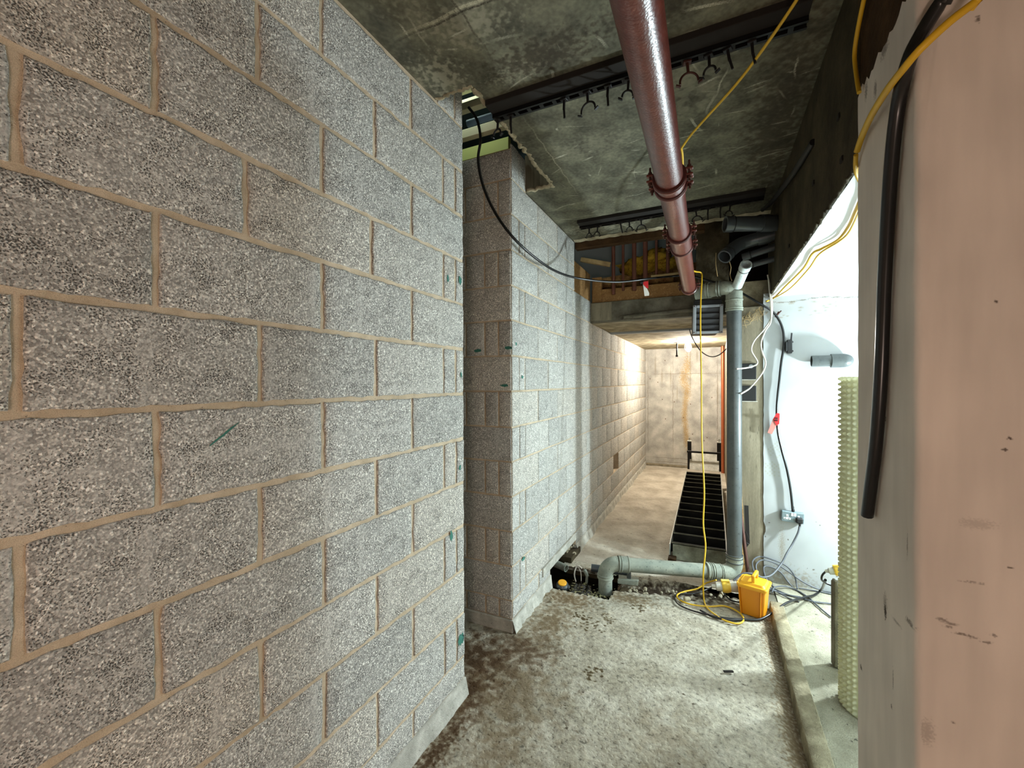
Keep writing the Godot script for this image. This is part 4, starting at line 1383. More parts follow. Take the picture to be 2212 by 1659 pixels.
func build_far_end() -> void:
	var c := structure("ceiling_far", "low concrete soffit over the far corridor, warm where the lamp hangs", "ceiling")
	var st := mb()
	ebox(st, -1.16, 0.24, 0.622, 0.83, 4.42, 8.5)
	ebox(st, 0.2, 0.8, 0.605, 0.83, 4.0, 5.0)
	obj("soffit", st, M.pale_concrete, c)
	var b := structure("beam_2", "concrete beam face across the corridor under the chipboard", "beam")
	st = mb()
	ebox(st, -1.15, 0.36, 0.622, 0.83, 4.352, 4.42, 0.004)
	obj("face", st, M.concrete, b)
	st = mb()
	ebox(st, -1.15, -0.93, 0.640, 0.826, 4.345, 4.36, 0.003)
	obj("infill_block", st, M.stub, b)
	var cd := thing("conduit", "dusty grey conduit running along the far beam face", "conduit", P(-0.45, 0.66, 4.33))
	st = mb()
	rod(st, P(-0.80, 0.655, 4.33), P(-0.02, 0.685, 4.33), 0.020, 14)
	obj("tube", st, M.concrete, cd)
	st = mb()
	tube(st, arc(P(-0.825, 0.650, 4.335), Vector3.RIGHT, Vector3.UP, 0.022, 0, TAU, 16), 0.005, 6)
	obj("end_ring", st, M.concrete, cd)
	var w := structure("wall_end", "stained pale concrete wall closing the far end of the corridor", "wall")
	st = mb()
	var uvs := func(p: Vector3) -> Vector2: return Vector2((p.x + 1.2) / 1.5, (0.65 - (p.y - H)) / 2.3)
	sheet(st, 2, 2, func(u, v): return P(lerpf(-1.2, 0.3, u), lerpf(-1.65, 0.65, v), 8.42), Vector3.BACK, uvs)
	put("face", done(st), M.end_wall, w)
	st = mb()
	ebox(st, -1.4, 0.5, -1.65, 0.9, 8.425, 8.6)
	obj("core", st, M.concrete, w)
	st = mb()
	ebox(st, -1.15, 0.2, -1.60, -1.555, 8.385, 8.43, 0.01)
	obj("skirting_lip", st, M.stub, w)
	w = structure("wall_right_far", "raw concrete wall on the right of the far corridor behind the stack", "wall")
	st = mb()
	ebox(st, 0.2, 0.374, -1.62, 0.607, 3.90, 8.45, 0.006)
	obj("face", st, M.stub, w)
	st = mb()
	for k in 40:
		var x := rng.randf_range(0.2, 0.36)
		var y := 0.56 + rng.randf_range(-0.01, 0.05) - (0.36 - x) * 0.5
		tube(st, smooth([P(x, y, 3.895), P(x + rng.randf_range(-0.03, 0.03), y - rng.randf_range(0.0, 0.05), 3.885), P(x + rng.randf_range(-0.05, 0.05), y - rng.randf_range(0.01, 0.08), 3.892)]), 0.0013, 4)
	obj("loose_fibre", st, M.timber, w)
	tag(w.get_child(w.get_child_count() - 1), "", "", "", "stuff")
	for q in [[0.02, 0.145, "upper"], [-0.155, -0.035, "lower"]]:
		var bx := thing("back_box", "%s square black box set in the raw concrete beside the stack" % q[2], "box", P(0.26, q[0], 3.895), "black boxes beside the stack")
		st = mb()
		ebox(st, 0.205, 0.322, q[0], q[1], 3.882, 3.905, 0.003)
		obj("case", st, M.rubber, bx)
		st = mb()
		ebox(st, 0.195, 0.33, q[0] - 0.009, q[0] - 0.002, 3.886, 3.905, 0.001)
		obj("plaster_edge", st, M.plinth, bx)
		if q[2] == "upper":
			st = mb()
			rod(st, P(0.285, 0.122, 3.883), P(0.285, 0.122, 3.879), 0.016, 16)
			obj("knockout", st, M.vent, bx)
	# festoon lamp
	var l := thing("festoon_lamp", "caged bulb lamp glowing under the far soffit", "lamp", P(-0.335, 0.62, 7.0))
	st = mb()
	var dir := Vector3(0.12, -1.0, 0.12).normalized()
	var top := P(-0.338, 0.605, 7.01)
	lathe(st, [Vector2(0, 0.005), Vector2(0.018, 0.015), Vector2(0.034, 0.055), Vector2(0.034, 0.11), Vector2(0.015, 0.14), Vector2(0, 0.145)], Transform3D(along(dir), top), 18)
	obj("bulb", st, M.lamp_warm, l)
	st = mb()
	lathe(st, [Vector2(0, -0.05), Vector2(0.02, -0.05), Vector2(0.024, 0.0), Vector2(0.022, 0.02), Vector2(0, 0.02)], Transform3D(along(dir), top), 14)
	obj("lamp_holder", st, M.black, l)
	st = mb()
	var bs := along(dir)
	for k in 6:
		var side := bs.x * cos(TAU * k / 6) + bs.z * sin(TAU * k / 6)
		tube(st, smooth([top + side * 0.024, top + dir * 0.05 + side * 0.046, top + dir * 0.11 + side * 0.044, top + dir * 0.162]), 0.0018, 5)
	obj("wire_cage", st, M.bolt, l)
	st = mb()
	tube(st, smooth([top - dir * 0.04, P(-0.345, 0.617, 7.02), P(-0.36, 0.617, 6.7)]), 0.004, 6)
	obj("flex", st, M.black_cable, l)
	st = mb()
	tube(st, smooth([P(-0.23, 0.60, 5.2), P(-0.20, 0.50, 5.25), P(-0.12, 0.36, 5.3), P(-0.02, 0.29, 5.35), P(0.08, 0.31, 5.4), P(0.19, 0.42, 5.45)]), 0.006, 6)
	tag(obj("lamp_cable", st, M.grey_cable), "slack brownish cable looping under the far soffit beside the vent", "cable")
	var hr := thing("hanger_rod", "short dark rod hanging from the far soffit left of the lamp", "rod", P(-0.456, 0.62, 6.5))
	st = mb()
	rod(st, P(-0.456, 0.36, 6.5), P(-0.456, 0.55, 6.5), 0.010, 10)
	rod(st, P(-0.456, 0.36, 6.5), P(-0.456, 0.385, 6.5), 0.018, 10)
	rod(st, P(-0.456, 0.55, 6.5), P(-0.456, 0.625, 6.5), 0.004, 8)
	obj("shaft", st, M.black, hr)
	st = mb()
	bar(st, P(-0.50, 0.56, 6.5), P(-0.41, 0.57, 6.5), 0.008, 0.008)
	obj("cross_piece", st, M.bolt, hr)
	var cp := thing("copper_pipe", "upright copper-coloured pipe in the corner beside the end wall", "pipe", P(0.172, -1.6, 8.2))
	st = mb()
	rod(st, P(0.172, -1.6, 8.2), P(0.172, 0.62, 8.2), 0.028, 14)
	obj("tube", st, M.copper, cp)
	# louvre vent
	var v := thing("louvre_vent", "grey louvred vent cover hanging at the end of a black duct beside the stack", "vent", P(-0.03, 0.40, 3.95))
	st = mb()
	var cx := -0.031
	var cy := 0.532
	var tilt := Basis(Vector3.UP, 0.10) * Basis(Vector3.BACK, -0.015)
	var fx := Transform3D(tilt, P(cx, cy, 3.95))
	for s in [-1.0, 1.0]:
		cbox(st, fx * Transform3D(Basis(), Vector3(s * 0.104, 0, 0)), Vector3(0.026, 0.245, 0.022), 0.004)
		cbox(st, fx * Transform3D(Basis(), Vector3(0, s * 0.111, 0)), Vector3(0.182, 0.023, 0.022), 0.004)
	obj("frame", st, M.vent, v)
	for k in 4:
		st = mb()
		cbox(st, fx * Transform3D(Basis(Vector3.RIGHT, 0.45), Vector3(0, 0.075 - k * 0.05, -0.006)), Vector3(0.182, 0.052, 0.004), 0.001)
		obj("louvre_blade", st, M.vent_dark, v)
	st = mb()
	cbox(st, fx * Transform3D(Basis(), Vector3(0, 0.005, -0.20)), Vector3(0.205, 0.215, 0.37), 0.006)
	cbox(st, fx * Transform3D(Basis(), Vector3(0, 0.145, -0.06)), Vector3(0.215, 0.05, 0.10), 0.006)
	obj("duct_box", st, M.black, v)
	for s in [-1.0, 1.0]:
		for q in [-1.0, 1.0]:
			st = mb()
			rod(st, fx * Vector3(s * 0.106, q * 0.112, 0.011), fx * Vector3(s * 0.106, q * 0.112, 0.014), 0.005, 8)
			obj("screw", st, M.bolt, v)

func build_stair() -> void:
	# a steel stair flight lying on the corridor floor
	var s := thing("stair_flight", "dark steel stair flight with close treads lying along the corridor floor", "stair", P(-0.11, -1.595, 5.3))
	var xl := -0.345
	var xr := 0.115
	var y_at := func(d: float) -> float: return lerpf(-1.461, -1.334, (d - 4.08) / (6.76 - 4.08))
	var st := mb()
	for x in [xl, xr]:
		var h0 := 0.13
		var pts := [P(x, y_at.call(4.03), 4.03), P(x, y_at.call(6.78), 6.78), P(x, y_at.call(6.78) - 0.21, 6.78), P(x, -1.588, 4.0)]
		for t in [-0.004, 0.004]:
			var face := []
			for p in pts:
				face.append(p + Vector3(t, 0, 0))
			poly(st, face, Vector3(signf(t), 0, 0))
		for i in 4:
			var a: Vector3 = pts[i]
			var b: Vector3 = pts[(i + 1) % 4]
			var mid: Vector3 = (pts[0] + pts[1] + pts[2] + pts[3]) / 4.0
			var n: Vector3 = (a + b) / 2.0 - mid
			n.x = 0
			poly(st, [a - Vector3(0.004, 0, 0), a + Vector3(0.004, 0, 0), b + Vector3(0.004, 0, 0), b - Vector3(0.004, 0, 0)], n.normalized())
		var side := mb()
	obj("stringer", st, M.steel_edge, s)
	var ds := [4.084, 4.32, 4.55, 4.80, 5.03, 5.27, 5.51, 5.74, 5.97, 6.19, 6.38, 6.58, 6.76]
	for i in ds.size():
		var d: float = ds[i]
		st = mb()
		var y: float = y_at.call(d)
		# each tread leans back into the flight
		cbox(st, Transform3D(Basis(Vector3.RIGHT, -0.30), P((xl + xr) / 2, y - 0.036, d + 0.104)), Vector3(xr - xl - 0.010, 0.006, 0.215), 0.001)
		cbox(st, Transform3D(Basis(), P((xl + xr) / 2, y - 0.048, d + 0.004)), Vector3(xr - xl - 0.010, 0.080, 0.004), 0.001)
		var t := obj("tread", st, M.stair, s)
		st = mb()
		cbox(st, Transform3D(Basis(Vector3.RIGHT, -0.30), P((xl + xr) / 2, y - 0.006, d - 0.003)), Vector3(xr - xl - 0.010, 0.009, 0.005), 0.001)
		obj("nosing", st, M.stair_dusty, t)
	st = mb()
	cbox(st, Transform3D(Basis(Vector3.RIGHT, -0.22), P((xl + xr) / 2 + 0.01, -1.527, 4.028)), Vector3(xr - xl - 0.03, 0.128, 0.006), 0.001)
	obj("bottom_plate", st, M.stair_dusty, s)
	st = mb()
	cbox(st, Transform3D(Basis(Vector3.RIGHT, 0.95), P((xl + xr) / 2 + 0.01, -1.195, 6.93)), Vector3(0.40, 0.004, 0.30), 0.001)
	obj("top_plate", st, M.plinth, s)
	for x in [xl + 0.035, xr - 0.02]:
		st = mb()
		cbox(st, Transform3D(Basis(), P(x, -1.125, 6.95)), Vector3(0.055, 0.42, 0.02), 0.002)
		var po := obj("end_post", st, M.black, s)
		st = mb()
		cbox(st, Transform3D(Basis(), P(x, -0.905, 6.95)), Vector3(0.060, 0.018, 0.04), 0.002)
		cbox(st, Transform3D(Basis(), P(x, -0.872, 6.95)), Vector3(0.016, 0.05, 0.012), 0.002)
		obj("fixing_bracket", st, M.steel_edge, po)
	st = mb()
	cbox(st, Transform3D(Basis(), P((xl + xr) / 2, -1.062, 6.92)), Vector3(xr - xl, 0.03, 0.02), 0.002)
	obj("cross_bar", st, M.black, s)
	var b := thing("timber_block", "small brown timber offcut under the near corner of the stair flight", "timber", P(-0.31, -1.597, 3.95))
	st = mb()
	ebox(st, -0.35, -0.285, -1.60, -1.545, 3.90, 3.99, 0.004)
	obj("offcut", st, M.brown_concrete, b)
	# things leaning in the gap by the stack
	var p := thing("timber_plank", "brown plank leaning on the raw concrete behind the stack", "timber", P(0.19, -1.6, 3.86))
	st = mb()
	bar(st, P(0.225, -1.58, 3.80), P(0.19, -0.82, 3.88), 0.05, 0.018, 0.002, Vector3.BACK)
	obj("plank", st, M.copper if false else M.brown_wool, p)
	p = thing("steel_bracket", "bent black steel strap hanging on the leaning plank behind the stack", "bracket", P(0.24, -1.4, 3.84))
	st = mb()
	bar(st, P(0.258, -1.30, 3.85), P(0.250, -1.00, 3.87), 0.03, 0.008, 0.001, Vector3.BACK)
	bar(st, P(0.236, -1.20, 3.83), P(0.262, -1.27, 3.83), 0.022, 0.010, 0.001, Vector3.BACK)
	bar(st, P(0.215, -1.36, 3.83), P(0.258, -1.29, 3.83), 0.02, 0.010, 0.001, Vector3.BACK)
	obj("strap", st, M.black, p)
	p = thing("steel_tube", "thin brown steel tube leaning behind the foot of the stack", "tube", P(0.26, -1.6, 3.7))
	st = mb()
	rod(st, P(0.262, -1.585, 3.68), P(0.205, -1.05, 3.83), 0.014, 10)
	obj("tube", st, M.bolt, p)
	p = thing("tape_roll", "pale round disc on the floor beside the foot of the stack", "disc", P(0.25, -1.56, 3.72))
	st = mb()
	lathe(st, [Vector2(0, -0.008), Vector2(0.022, -0.008), Vector2(0.024, 0.0), Vector2(0.022, 0.008), Vector2(0.014, 0.008), Vector2(0.012, 0.004), Vector2(0, 0.004)], Transform3D(along(Vector3(-0.1, 0.3, 1)), P(0.245, -1.535, 3.66)), 20)
	rod(st, P(0.245, -1.60, 3.672), P(0.245, -1.545, 3.672), 0.012, 8)
	obj("disc", st, M.pale_pvc, p)

func build_sump() -> void:
	var s := structure("trim_2", "dark sump pit in the floor beside the lintel", "pit")
	var st := mb()
	ebox(st, -1.16, -0.66, -2.1, -1.63, 3.03, 3.075)
	ebox(st, -0.655, -0.60, -2.1, -1.64, 3.03, 3.55)
	ebox(st, -1.16, -0.60, -2.1, -1.625, 3.51, 3.56)
	ebox(st, -1.40, -0.60, -2.15, -2.1, 3.03, 3.85)
	ebox(st, -1.42, -1.34, -2.1, -1.42, 3.05, 3.85)
	ebox(st, -1.40, -1.16, -2.1, -1.64, 3.03, 3.10)
	ebox(st, -1.40, -1.12, -2.1, -1.55, 3.56, 3.85)
	obj("pit_lining", st, M.dark_concrete, s)
	st = mb()
	sheet(st, 20, 10, func(u, v): return P(lerpf(-0.70, -0.655, v) + 0.008 * sin(u * 22.0), lerpf(-1.73, -1.60, v), lerpf(3.08, 3.52, u)), Vector3(-1, 1, 0))
	put("muddy_bank", done(st), M.brown_concrete, s)
	var w := thing("water", "still black water lying in the sump pit", "water", P(-0.95, -1.70, 3.3), "", "stuff")
	st = mb()
	sheet(st, 16, 16, func(u, v): return P(lerpf(-1.345, -0.655, u), -1.665, lerpf(3.07, 3.60, v)), Vector3.UP)
	put("surface", done(st), M.water, w)
	st = mb()
	for k in 220:
		var x := rng.randf_range(-1.05, -0.70)
		var d := rng.randf_range(3.11, 3.40)
		if rng.randf() < 0.5:
			x = rng.randf_range(-0.86, -0.69)
			d = rng.randf_range(3.10, 3.28)
		var pts := []
		var r := rng.randf_range(0.003, 0.012)
		for j in 6:
			pts.append(P(x + cos(j * 1.047) * r * rng.randf_range(0.5, 1.4), -1.6625, d + sin(j * 1.047) * r * rng.randf_range(0.4, 1.2)))
		poly(st, pts, Vector3.UP)
	obj("floating_scum", st, M.scum, w)
	tag(w.get_child(1), "", "", "", "stuff")
	var f := thing("float_switch", "black float with a yellow cap at the edge of the sump", "float", P(-1.065, -1.63, 3.15))
	st = mb()
	var tiltf := Basis(Vector3.RIGHT, 0.25) * Basis(Vector3.BACK, -0.1)
	lathe(st, [Vector2(0, -0.03), Vector2(0.03, -0.028), Vector2(0.048, -0.008), Vector2(0.048, 0.008), Vector2(0.038, 0.022), Vector2(0, 0.022)], Transform3D(tiltf, P(-1.065, -1.60, 3.15)), 24)
	cbox(st, Transform3D(tiltf, P(-1.022, -1.603, 3.15)), Vector3(0.035, 0.022, 0.03), 0.006)
	obj("body", st, M.dark_pvc, f)
	st = mb()
	lathe(st, [Vector2(0.034, 0.02), Vector2(0.034, 0.029), Vector2(0.030, 0.032), Vector2(0, 0.032)], Transform3D(tiltf, P(-1.065, -1.60, 3.15)), 24)
	obj("cap", st, M.yellow_lid, f)
	f = thing("pump_hose", "looped pale wire and fitting standing in the sump water", "hose", P(-0.98, -1.70, 3.38))
	st = mb()
	tube(st, smooth([P(-0.99, -1.57, 3.44), P(-1.03, -1.55, 3.44), P(-1.05, -1.62, 3.42), P(-1.01, -1.685, 3.38), P(-0.93, -1.69, 3.36), P(-0.90, -1.71, 3.34)]), 0.006, 8)
	tube(st, smooth([P(-1.03, -1.55, 3.44), P(-1.0, -1.60, 3.44), P(-0.99, -1.67, 3.42)]), 0.005, 8)
	obj("wire_loop", st, M.white_cable, f)
	st = mb()
	bar(st, P(-0.965, -1.57, 3.43), P(-0.935, -1.62, 3.42), 0.028, 0.02, 0.004)
	bar(st, P(-0.94, -1.61, 3.42), P(-0.945, -1.70, 3.41), 0.02, 0.02, 0.004)
	obj("fitting", st, M.dusty_pvc, f)
	f = thing("stub_pipe", "dark grey pipe lying behind the elbow at the back of the sump", "pipe", P(-0.85, -1.55, 3.52))
	st = mb()
	hollow(st, P(-0.925, -1.575, 3.50), P(-0.62, -1.585, 3.56), 0.032, 0.004, 20)
	obj("barrel", st, M.dark_pvc, f)
	f = thing("stub_pipe", "pale pipe end poking out under the lintel by the sump", "pipe", P(-1.25, -1.6, 3.36))
	st = mb()
	hollow(st, P(-1.33, -1.575, 3.50), P(-1.12, -1.585, 3.42), 0.030, 0.004, 20)
	obj("barrel", st, M.dusty_pvc, f)
	st = mb()
	for k in 90:
		var a: Vector3
		if k < 34:
			a = P(rng.randf_range(-1.28, -1.13), rng.randf_range(-1.56, -1.52), rng.randf_range(3.56, 3.80))
		else:
			var x := rng.randf_range(-0.62, 0.12)
			var t := (x + 0.72) / 0.9
			a = P(x, -1.655 + rng.randf_range(0.0, 0.03), lerpf(3.30, 3.58, t) + rng.randf_range(-0.09, 0.05))
		var r := rng.randf_range(0.006, 0.020)
		cbox(st, Transform3D(Basis(Vector3(rng.randf(), rng.randf(), 0.3).normalized(), rng.randf_range(0, 3)), a), Vector3(r * 2, r * 1.4, r * 1.7), r * 0.5)
	tag(obj("rubble", st, M.stone), "broken stone rubble in the trench under the drain run", "rubble", "", "stuff")

func build_right_room() -> void:
	var w := structure("wall_right_room", "white painted wall of the lit room with grubby lower edge", "wall")
	var n := FastNoiseLite.new()
	n.seed = 9
	n.frequency = 5.0
	var st := mb()
	var uvs := func(p: Vector3) -> Vector2: return Vector2((p.x - 0.37) / 1.6, (0.70 - (p.y - H)) / 2.4)
	sheet(st, 40, 60, func(u, v):
		var y := lerpf(-1.62, 0.70, v)
		var x := lerpf(0.372, 2.65, u)
		if u == 0.0:
			x += n.get_noise_1d(y * 4.0) * 0.006 + (0.014 if absf(y + 1.175) < 0.03 else 0.0)
		return P(x, y, 3.893 + n.get_noise_2d(x, y) * 0.003), Vector3.BACK, uvs)
	put("paint", done(st), M.white_wall, w)
	st = mb()
	ebox(st, 0.376, 2.75, -1.62, 0.75, 3.90, 4.05)
	obj("core", st, M.stub, w)
	w = structure("wall_right_room_side", "white side wall of the lit room, out of direct view", "wall")
	st = mb()
	ebox(st, 2.62, 2.75, -1.62, 0.75, 1.6, 3.95)
	obj("face", st, M.white_plaster, w)
	var c := structure("ceiling_right_room", "white painted ceiling of the lit room behind the dark beam", "ceiling")
	st = mb()
	sheet(st, 40, 40, func(u, v):
		var x := lerpf(0.42, 2.65, u)
		var d := lerpf(1.62, 3.95, v)
		return P(x, 0.672 + n.get_noise_2d(x, d) * 0.004, d), Vector3.DOWN)
	put("paint", done(st), M.white_plaster, c)
	st = mb()
	ebox(st, 0.79, 2.75, 0.69, 0.80, 1.6, 4.0)
	obj("core", st, M.white_plaster, c)
	# dimpled membrane roll standing on end
	var rx := 0.700
	var rd := 2.574
	var r := 0.121
	var m := thing("membrane_roll", "tall cream roll of dimpled sheet standing behind the plastered wall end", "roll", P(rx, -1.595, rd))
	st = mb()
	var na := 240
	var ny := 540
	sheet(st, na, ny, func(u, v):
		var a: float = u * TAU
		var y := lerpf(-1.592, 0.022, v)
		var cu := fposmod(u * 30.0, 1.0) - 0.5
		var cv := fposmod((y + 1.592) / 0.0265, 1.0) - 0.5
		var q := sqrt(cu * cu + cv * cv)
		var bump := 0.013 * (1.0 - smoothstep(0.12, 0.42, q))
		var rr := r + bump
		return P(rx + cos(a) * rr, y, rd + sin(a) * rr), Vector3.BACK)
	put("dimpled_sheet", done(st), M.membrane, m)
	st = mb()
	for k in 5:
		var r2 := r - 0.012 - k * 0.020
		lathe(st, [Vector2(r2 - 0.006, -1.59), Vector2(r2, -1.59), Vector2(r2, 0.018), Vector2(r2 - 0.006, 0.018), Vector2(r2 - 0.006, -1.59)], Transform3D(Basis(), P(rx, 0, rd)), 32)
	obj("inner_winding", st, M.membrane, m)
	# dark slab on edge
	var b := thing("concrete_slab", "dark chipped slab standing on edge behind the cream roll", "slab", P(0.68, -1.595, 2.9))
	st = mb()
	var ctop := func(u: float) -> float: return -1.118 - 0.02 * smoothstep(0.45, 0.5, u)
	cbox(st, Transform3D(Basis(Vector3.UP, 0.10), P(0.690, -1.355, 2.90)), Vector3(0.165, 0.475, 0.05), 0.006)
	cbox(st, Transform3D(Basis(Vector3.UP, 0.10), P(0.618, -1.122, 2.885)), Vector3(0.014, 0.03, 0.04), 0.003)
	obj("slab", st, M.concrete, b)
	# lamp
	var l := thing("room_lamp", "round site lamp on a thin stand in the lit room, hidden by the roll", "lamp", P(1.50, -1.59, 3.52))
	st = mb()
	lathe(st, [Vector2(0, -0.07), Vector2(0.045, -0.05), Vector2(0.065, 0.0), Vector2(0.045, 0.05), Vector2(0, 0.07)], Transform3D(Basis(), P(1.50, -0.42, 3.52)), 24)
	obj("bulb", st, M.lamp_cool, l)
	st = mb()
	rod(st, P(1.50, -1.59, 3.52), P(1.50, -0.495, 3.52), 0.009, 10)
	rod(st, P(1.50, -1.592, 3.52), P(1.50, -1.575, 3.52), 0.11, 20)
	obj("stand", st, M.black, l)
	# conduit stub cast into the wall
	var s := thing("conduit_stub", "short grey conduit piece with rounded end fixed across the white wall", "conduit", P(0.82, 0.155, 3.87))
	var k := 3.86 / 4.441
	var yy := 0.152
	var x0 := 0.783 * k
	var x1 := 1.080 * k
	st = mb()
	hollow(st, P(x0, yy, 3.845), P(0.80, yy, 3.845), 0.041, 0.004, 28)
	obj("tube", st, M.grey_pvc, s)
	st = mb()
	var cap := [Vector2(0.042, 0.0), Vector2(0.051, 0.0), Vector2(0.051, 0.075)]
	for i in 9:
		var a := PI * 0.5 * i / 8.0
		cap.append(Vector2(0.051 * cos(a), 0.075 + 0.062 * sin(a)))
	lathe(st, cap, Transform3D(along(Vector3.RIGHT), P(0.800, yy, 3.845)), 28)
	obj("end_cap", st, M.grey_pvc, s)
	# double socket
	var o := thing("double_socket", "grey metal double socket with a black plug on the white wall", "socket", P(0.563, -1.08, 3.88))
	var ox := Transform3D(Basis(Vector3.BACK, -0.05), P(0.5625, -1.050, 3.872))
	st = mb()
	cbox(st, ox, Vector3(0.150, 0.082, 0.036), 0.005)
	obj("case", st, M.socket, o)
	for sd in [-1.0, 1.0]:
		st = mb()
		cbox(st, ox * Transform3D(Basis(), Vector3(sd * 0.037, -0.014, 0.019)), Vector3(0.046, 0.014, 0.003), 0.001)
		cbox(st, ox * Transform3D(Basis(), Vector3(sd * 0.037, 0.006, 0.019)), Vector3(0.014, 0.022, 0.003), 0.001)
		var ins := obj("outlet", st, M.socket_white, o)
		st = mb()
		cbox(st, ox * Transform3D(Basis(), Vector3(sd * 0.037, 0.004, 0.0205)), Vector3(0.005, 0.009, 0.002))
		for h in [-1.0, 1.0]:
			cbox(st, ox * Transform3D(Basis(), Vector3(sd * 0.037 + h * 0.012, -0.014, 0.0205)), Vector3(0.008, 0.005, 0.002))
		obj("pin_hole", st, M.black, ins)
		st = mb()
		cbox(st, ox * Transform3D(Basis(Vector3.RIGHT, 0.15 * sd), Vector3(sd * 0.009 + 0.004, 0.021, 0.019)), Vector3(0.015, 0.022, 0.006), 0.001)
		obj("switch", st, M.socket_white, o)
	var g := thing("plug", "black mains plug pushed into the double socket", "plug", P(0.60, -1.09, 3.84))
	st = mb()
	cbox(st, ox * Transform3D(Basis(), Vector3(0.041, -0.012, 0.034)), Vector3(0.050, 0.046, 0.032), 0.010)
	lathe(st, [Vector2(0, -0.035), Vector2(0.006, -0.035), Vector2(0.009, 0.0), Vector2(0, 0.0)], Transform3D(Basis(), ox * Vector3(0.044, -0.030, 0.036)), 12)
	obj("body", st, M.black, g)
	st = mb()
	lathe(st, [Vector2(0, 0), Vector2(0.011, 0.0), Vector2(0.011, 0.018), Vector2(0.008, 0.020), Vector2(0.007, 0.042), Vector2(0, 0.042)], Transform3D(Basis(), ox * Vector3(0.002, 0.040, 0.004)), 14)
	obj("cable_gland", st, M.black, o)
	# cable cleats
	var cl := thing("cable_cleat", "black two-bolt cable cleat on the white wall holding the drooping cable", "cleat", P(0.505, 0.27, 3.88))
	st = mb()
	cbox(st, Transform3D(Basis(), P(0.544, 0.270, 3.872)), Vector3(0.034, 0.105, 0.035), 0.004)
	cbox(st, Transform3D(Basis(), P(0.521, 0.270, 3.862)), Vector3(0.014, 0.075, 0.028), 0.005)
	for y in [0.235, 0.305]:
		rod(st, P(0.517, y, 3.865), P(0.568, y, 3.865), 0.006, 8)
	obj("clamp", st, M.black, cl)
	st = mb()
	bar(st, P(0.554, 0.31, 3.868), P(0.558, 0.375, 3.862), 0.014, 0.010, 0.002)
	obj("tail_strap", st, M.black, cl)
	cl = thing("cable_cleat", "small grey clip with a stub where the cable meets the white wall", "cleat", P(0.47, 0.52, 3.88))
	st = mb()
	bar(st, P(0.452, 0.505, 3.880), P(0.478, 0.545, 3.872), 0.016, 0.014, 0.002)
	bar(st, P(0.466, 0.525, 3.872), P(0.490, 0.552, 3.862), 0.008, 0.008, 0.001)
	obj("clip", st, M.bolt, cl)

func industrial_plug(label: String, at: Vector3, dir: Vector3, size: float) -> void:
	var p := thing("site_plug", label, "plug", at)
	var st := mb()
	var b := along(dir)
	lathe(st, [Vector2(0, -0.055), Vector2(0.010, -0.055), Vector2(0.013, -0.035), Vector2(0.024, -0.03), Vector2(0.026, 0.0), Vector2(0, 0.0)], Transform3D(b.scaled(Vector3.ONE * size), at), 18)
	obj("sleeve", st, M.plug_white, p)
	st = mb()
	lathe(st, [Vector2(0, -0.002), Vector2(0.030, 0.0), Vector2(0.033, 0.008), Vector2(0.033, 0.028), Vector2(0.028, 0.045), Vector2(0, 0.045)], Transform3D(b.scaled(Vector3.ONE * size), at), 18)
	obj("yellow_collar", st, M.plug_yellow, p)
	st = mb()
	cbox(st, Transform3D(b, at + b.y * 0.02 * size + b.x * 0.034 * size), Vector3(0.012, 0.045, 0.024) * size, 0.003)
	obj("latch", st, M.plug_yellow, p)
	st = mb()
	lathe(st, [Vector2(0, 0.043), Vector2(0.027, 0.043), Vector2(0.029, 0.075), Vector2(0.022, 0.095), Vector2(0, 0.095)], Transform3D(b.scaled(Vector3.ONE * size), at), 18)
	obj("inlet_body", st, M.plug_white, p)

# a tapered box with rounded corners: outline swept between levels
func rounded_loft(st: SurfaceTool, xf: Transform3D, levels: Array) -> void:
	var ringf := func(lv: Array) -> PackedVector3Array:
		var out := PackedVector3Array()
		var hx: float = lv[1]
		var hz: float = lv[2]
		var c: float = lv[3]
		for q in [[1, 1, 0.0], [-1, 1, PI * 0.5], [-1, -1, PI], [1, -1, PI * 1.5]]:
			for i in 5:
				var a: float = q[2] + PI * 0.5 * i / 4.0
				out.append(xf * Vector3(q[0] * (hx - c) + cos(a) * c, lv[0], q[1] * (hz - c) + sin(a) * c))
		return out
	for l in levels.size() - 1:
		var a: PackedVector3Array = ringf.call(levels[l])
		var b: PackedVector3Array = ringf.call(levels[l + 1])
		var mid := xf * Vector3(0, (levels[l][0] + levels[l + 1][0]) * 0.5, 0)
		for i in a.size():
			var j := (i + 1) % a.size()
			var n := (b[i] - a[i]).cross(a[j] - a[i])
			if n.length_squared() < 1e-14:
				continue
			n = n.normalized()
			var outd := (a[i] + a[j] + b[i] + b[j]) / 4.0 - mid
			if is_equal_approx(levels[l][0], levels[l + 1][0]):
				outd = xf.basis.y
			if n.dot(outd) < 0.0:
				n = -n
			poly(st, [a[i], a[j], b[j], b[i]], n)
	var top: PackedVector3Array = ringf.call(levels[levels.size() - 1])
	poly(st, Array(top), xf.basis.y)
	var bot: PackedVector3Array = ringf.call(levels[0])
	poly(st, Array(bot), -xf.basis.y)

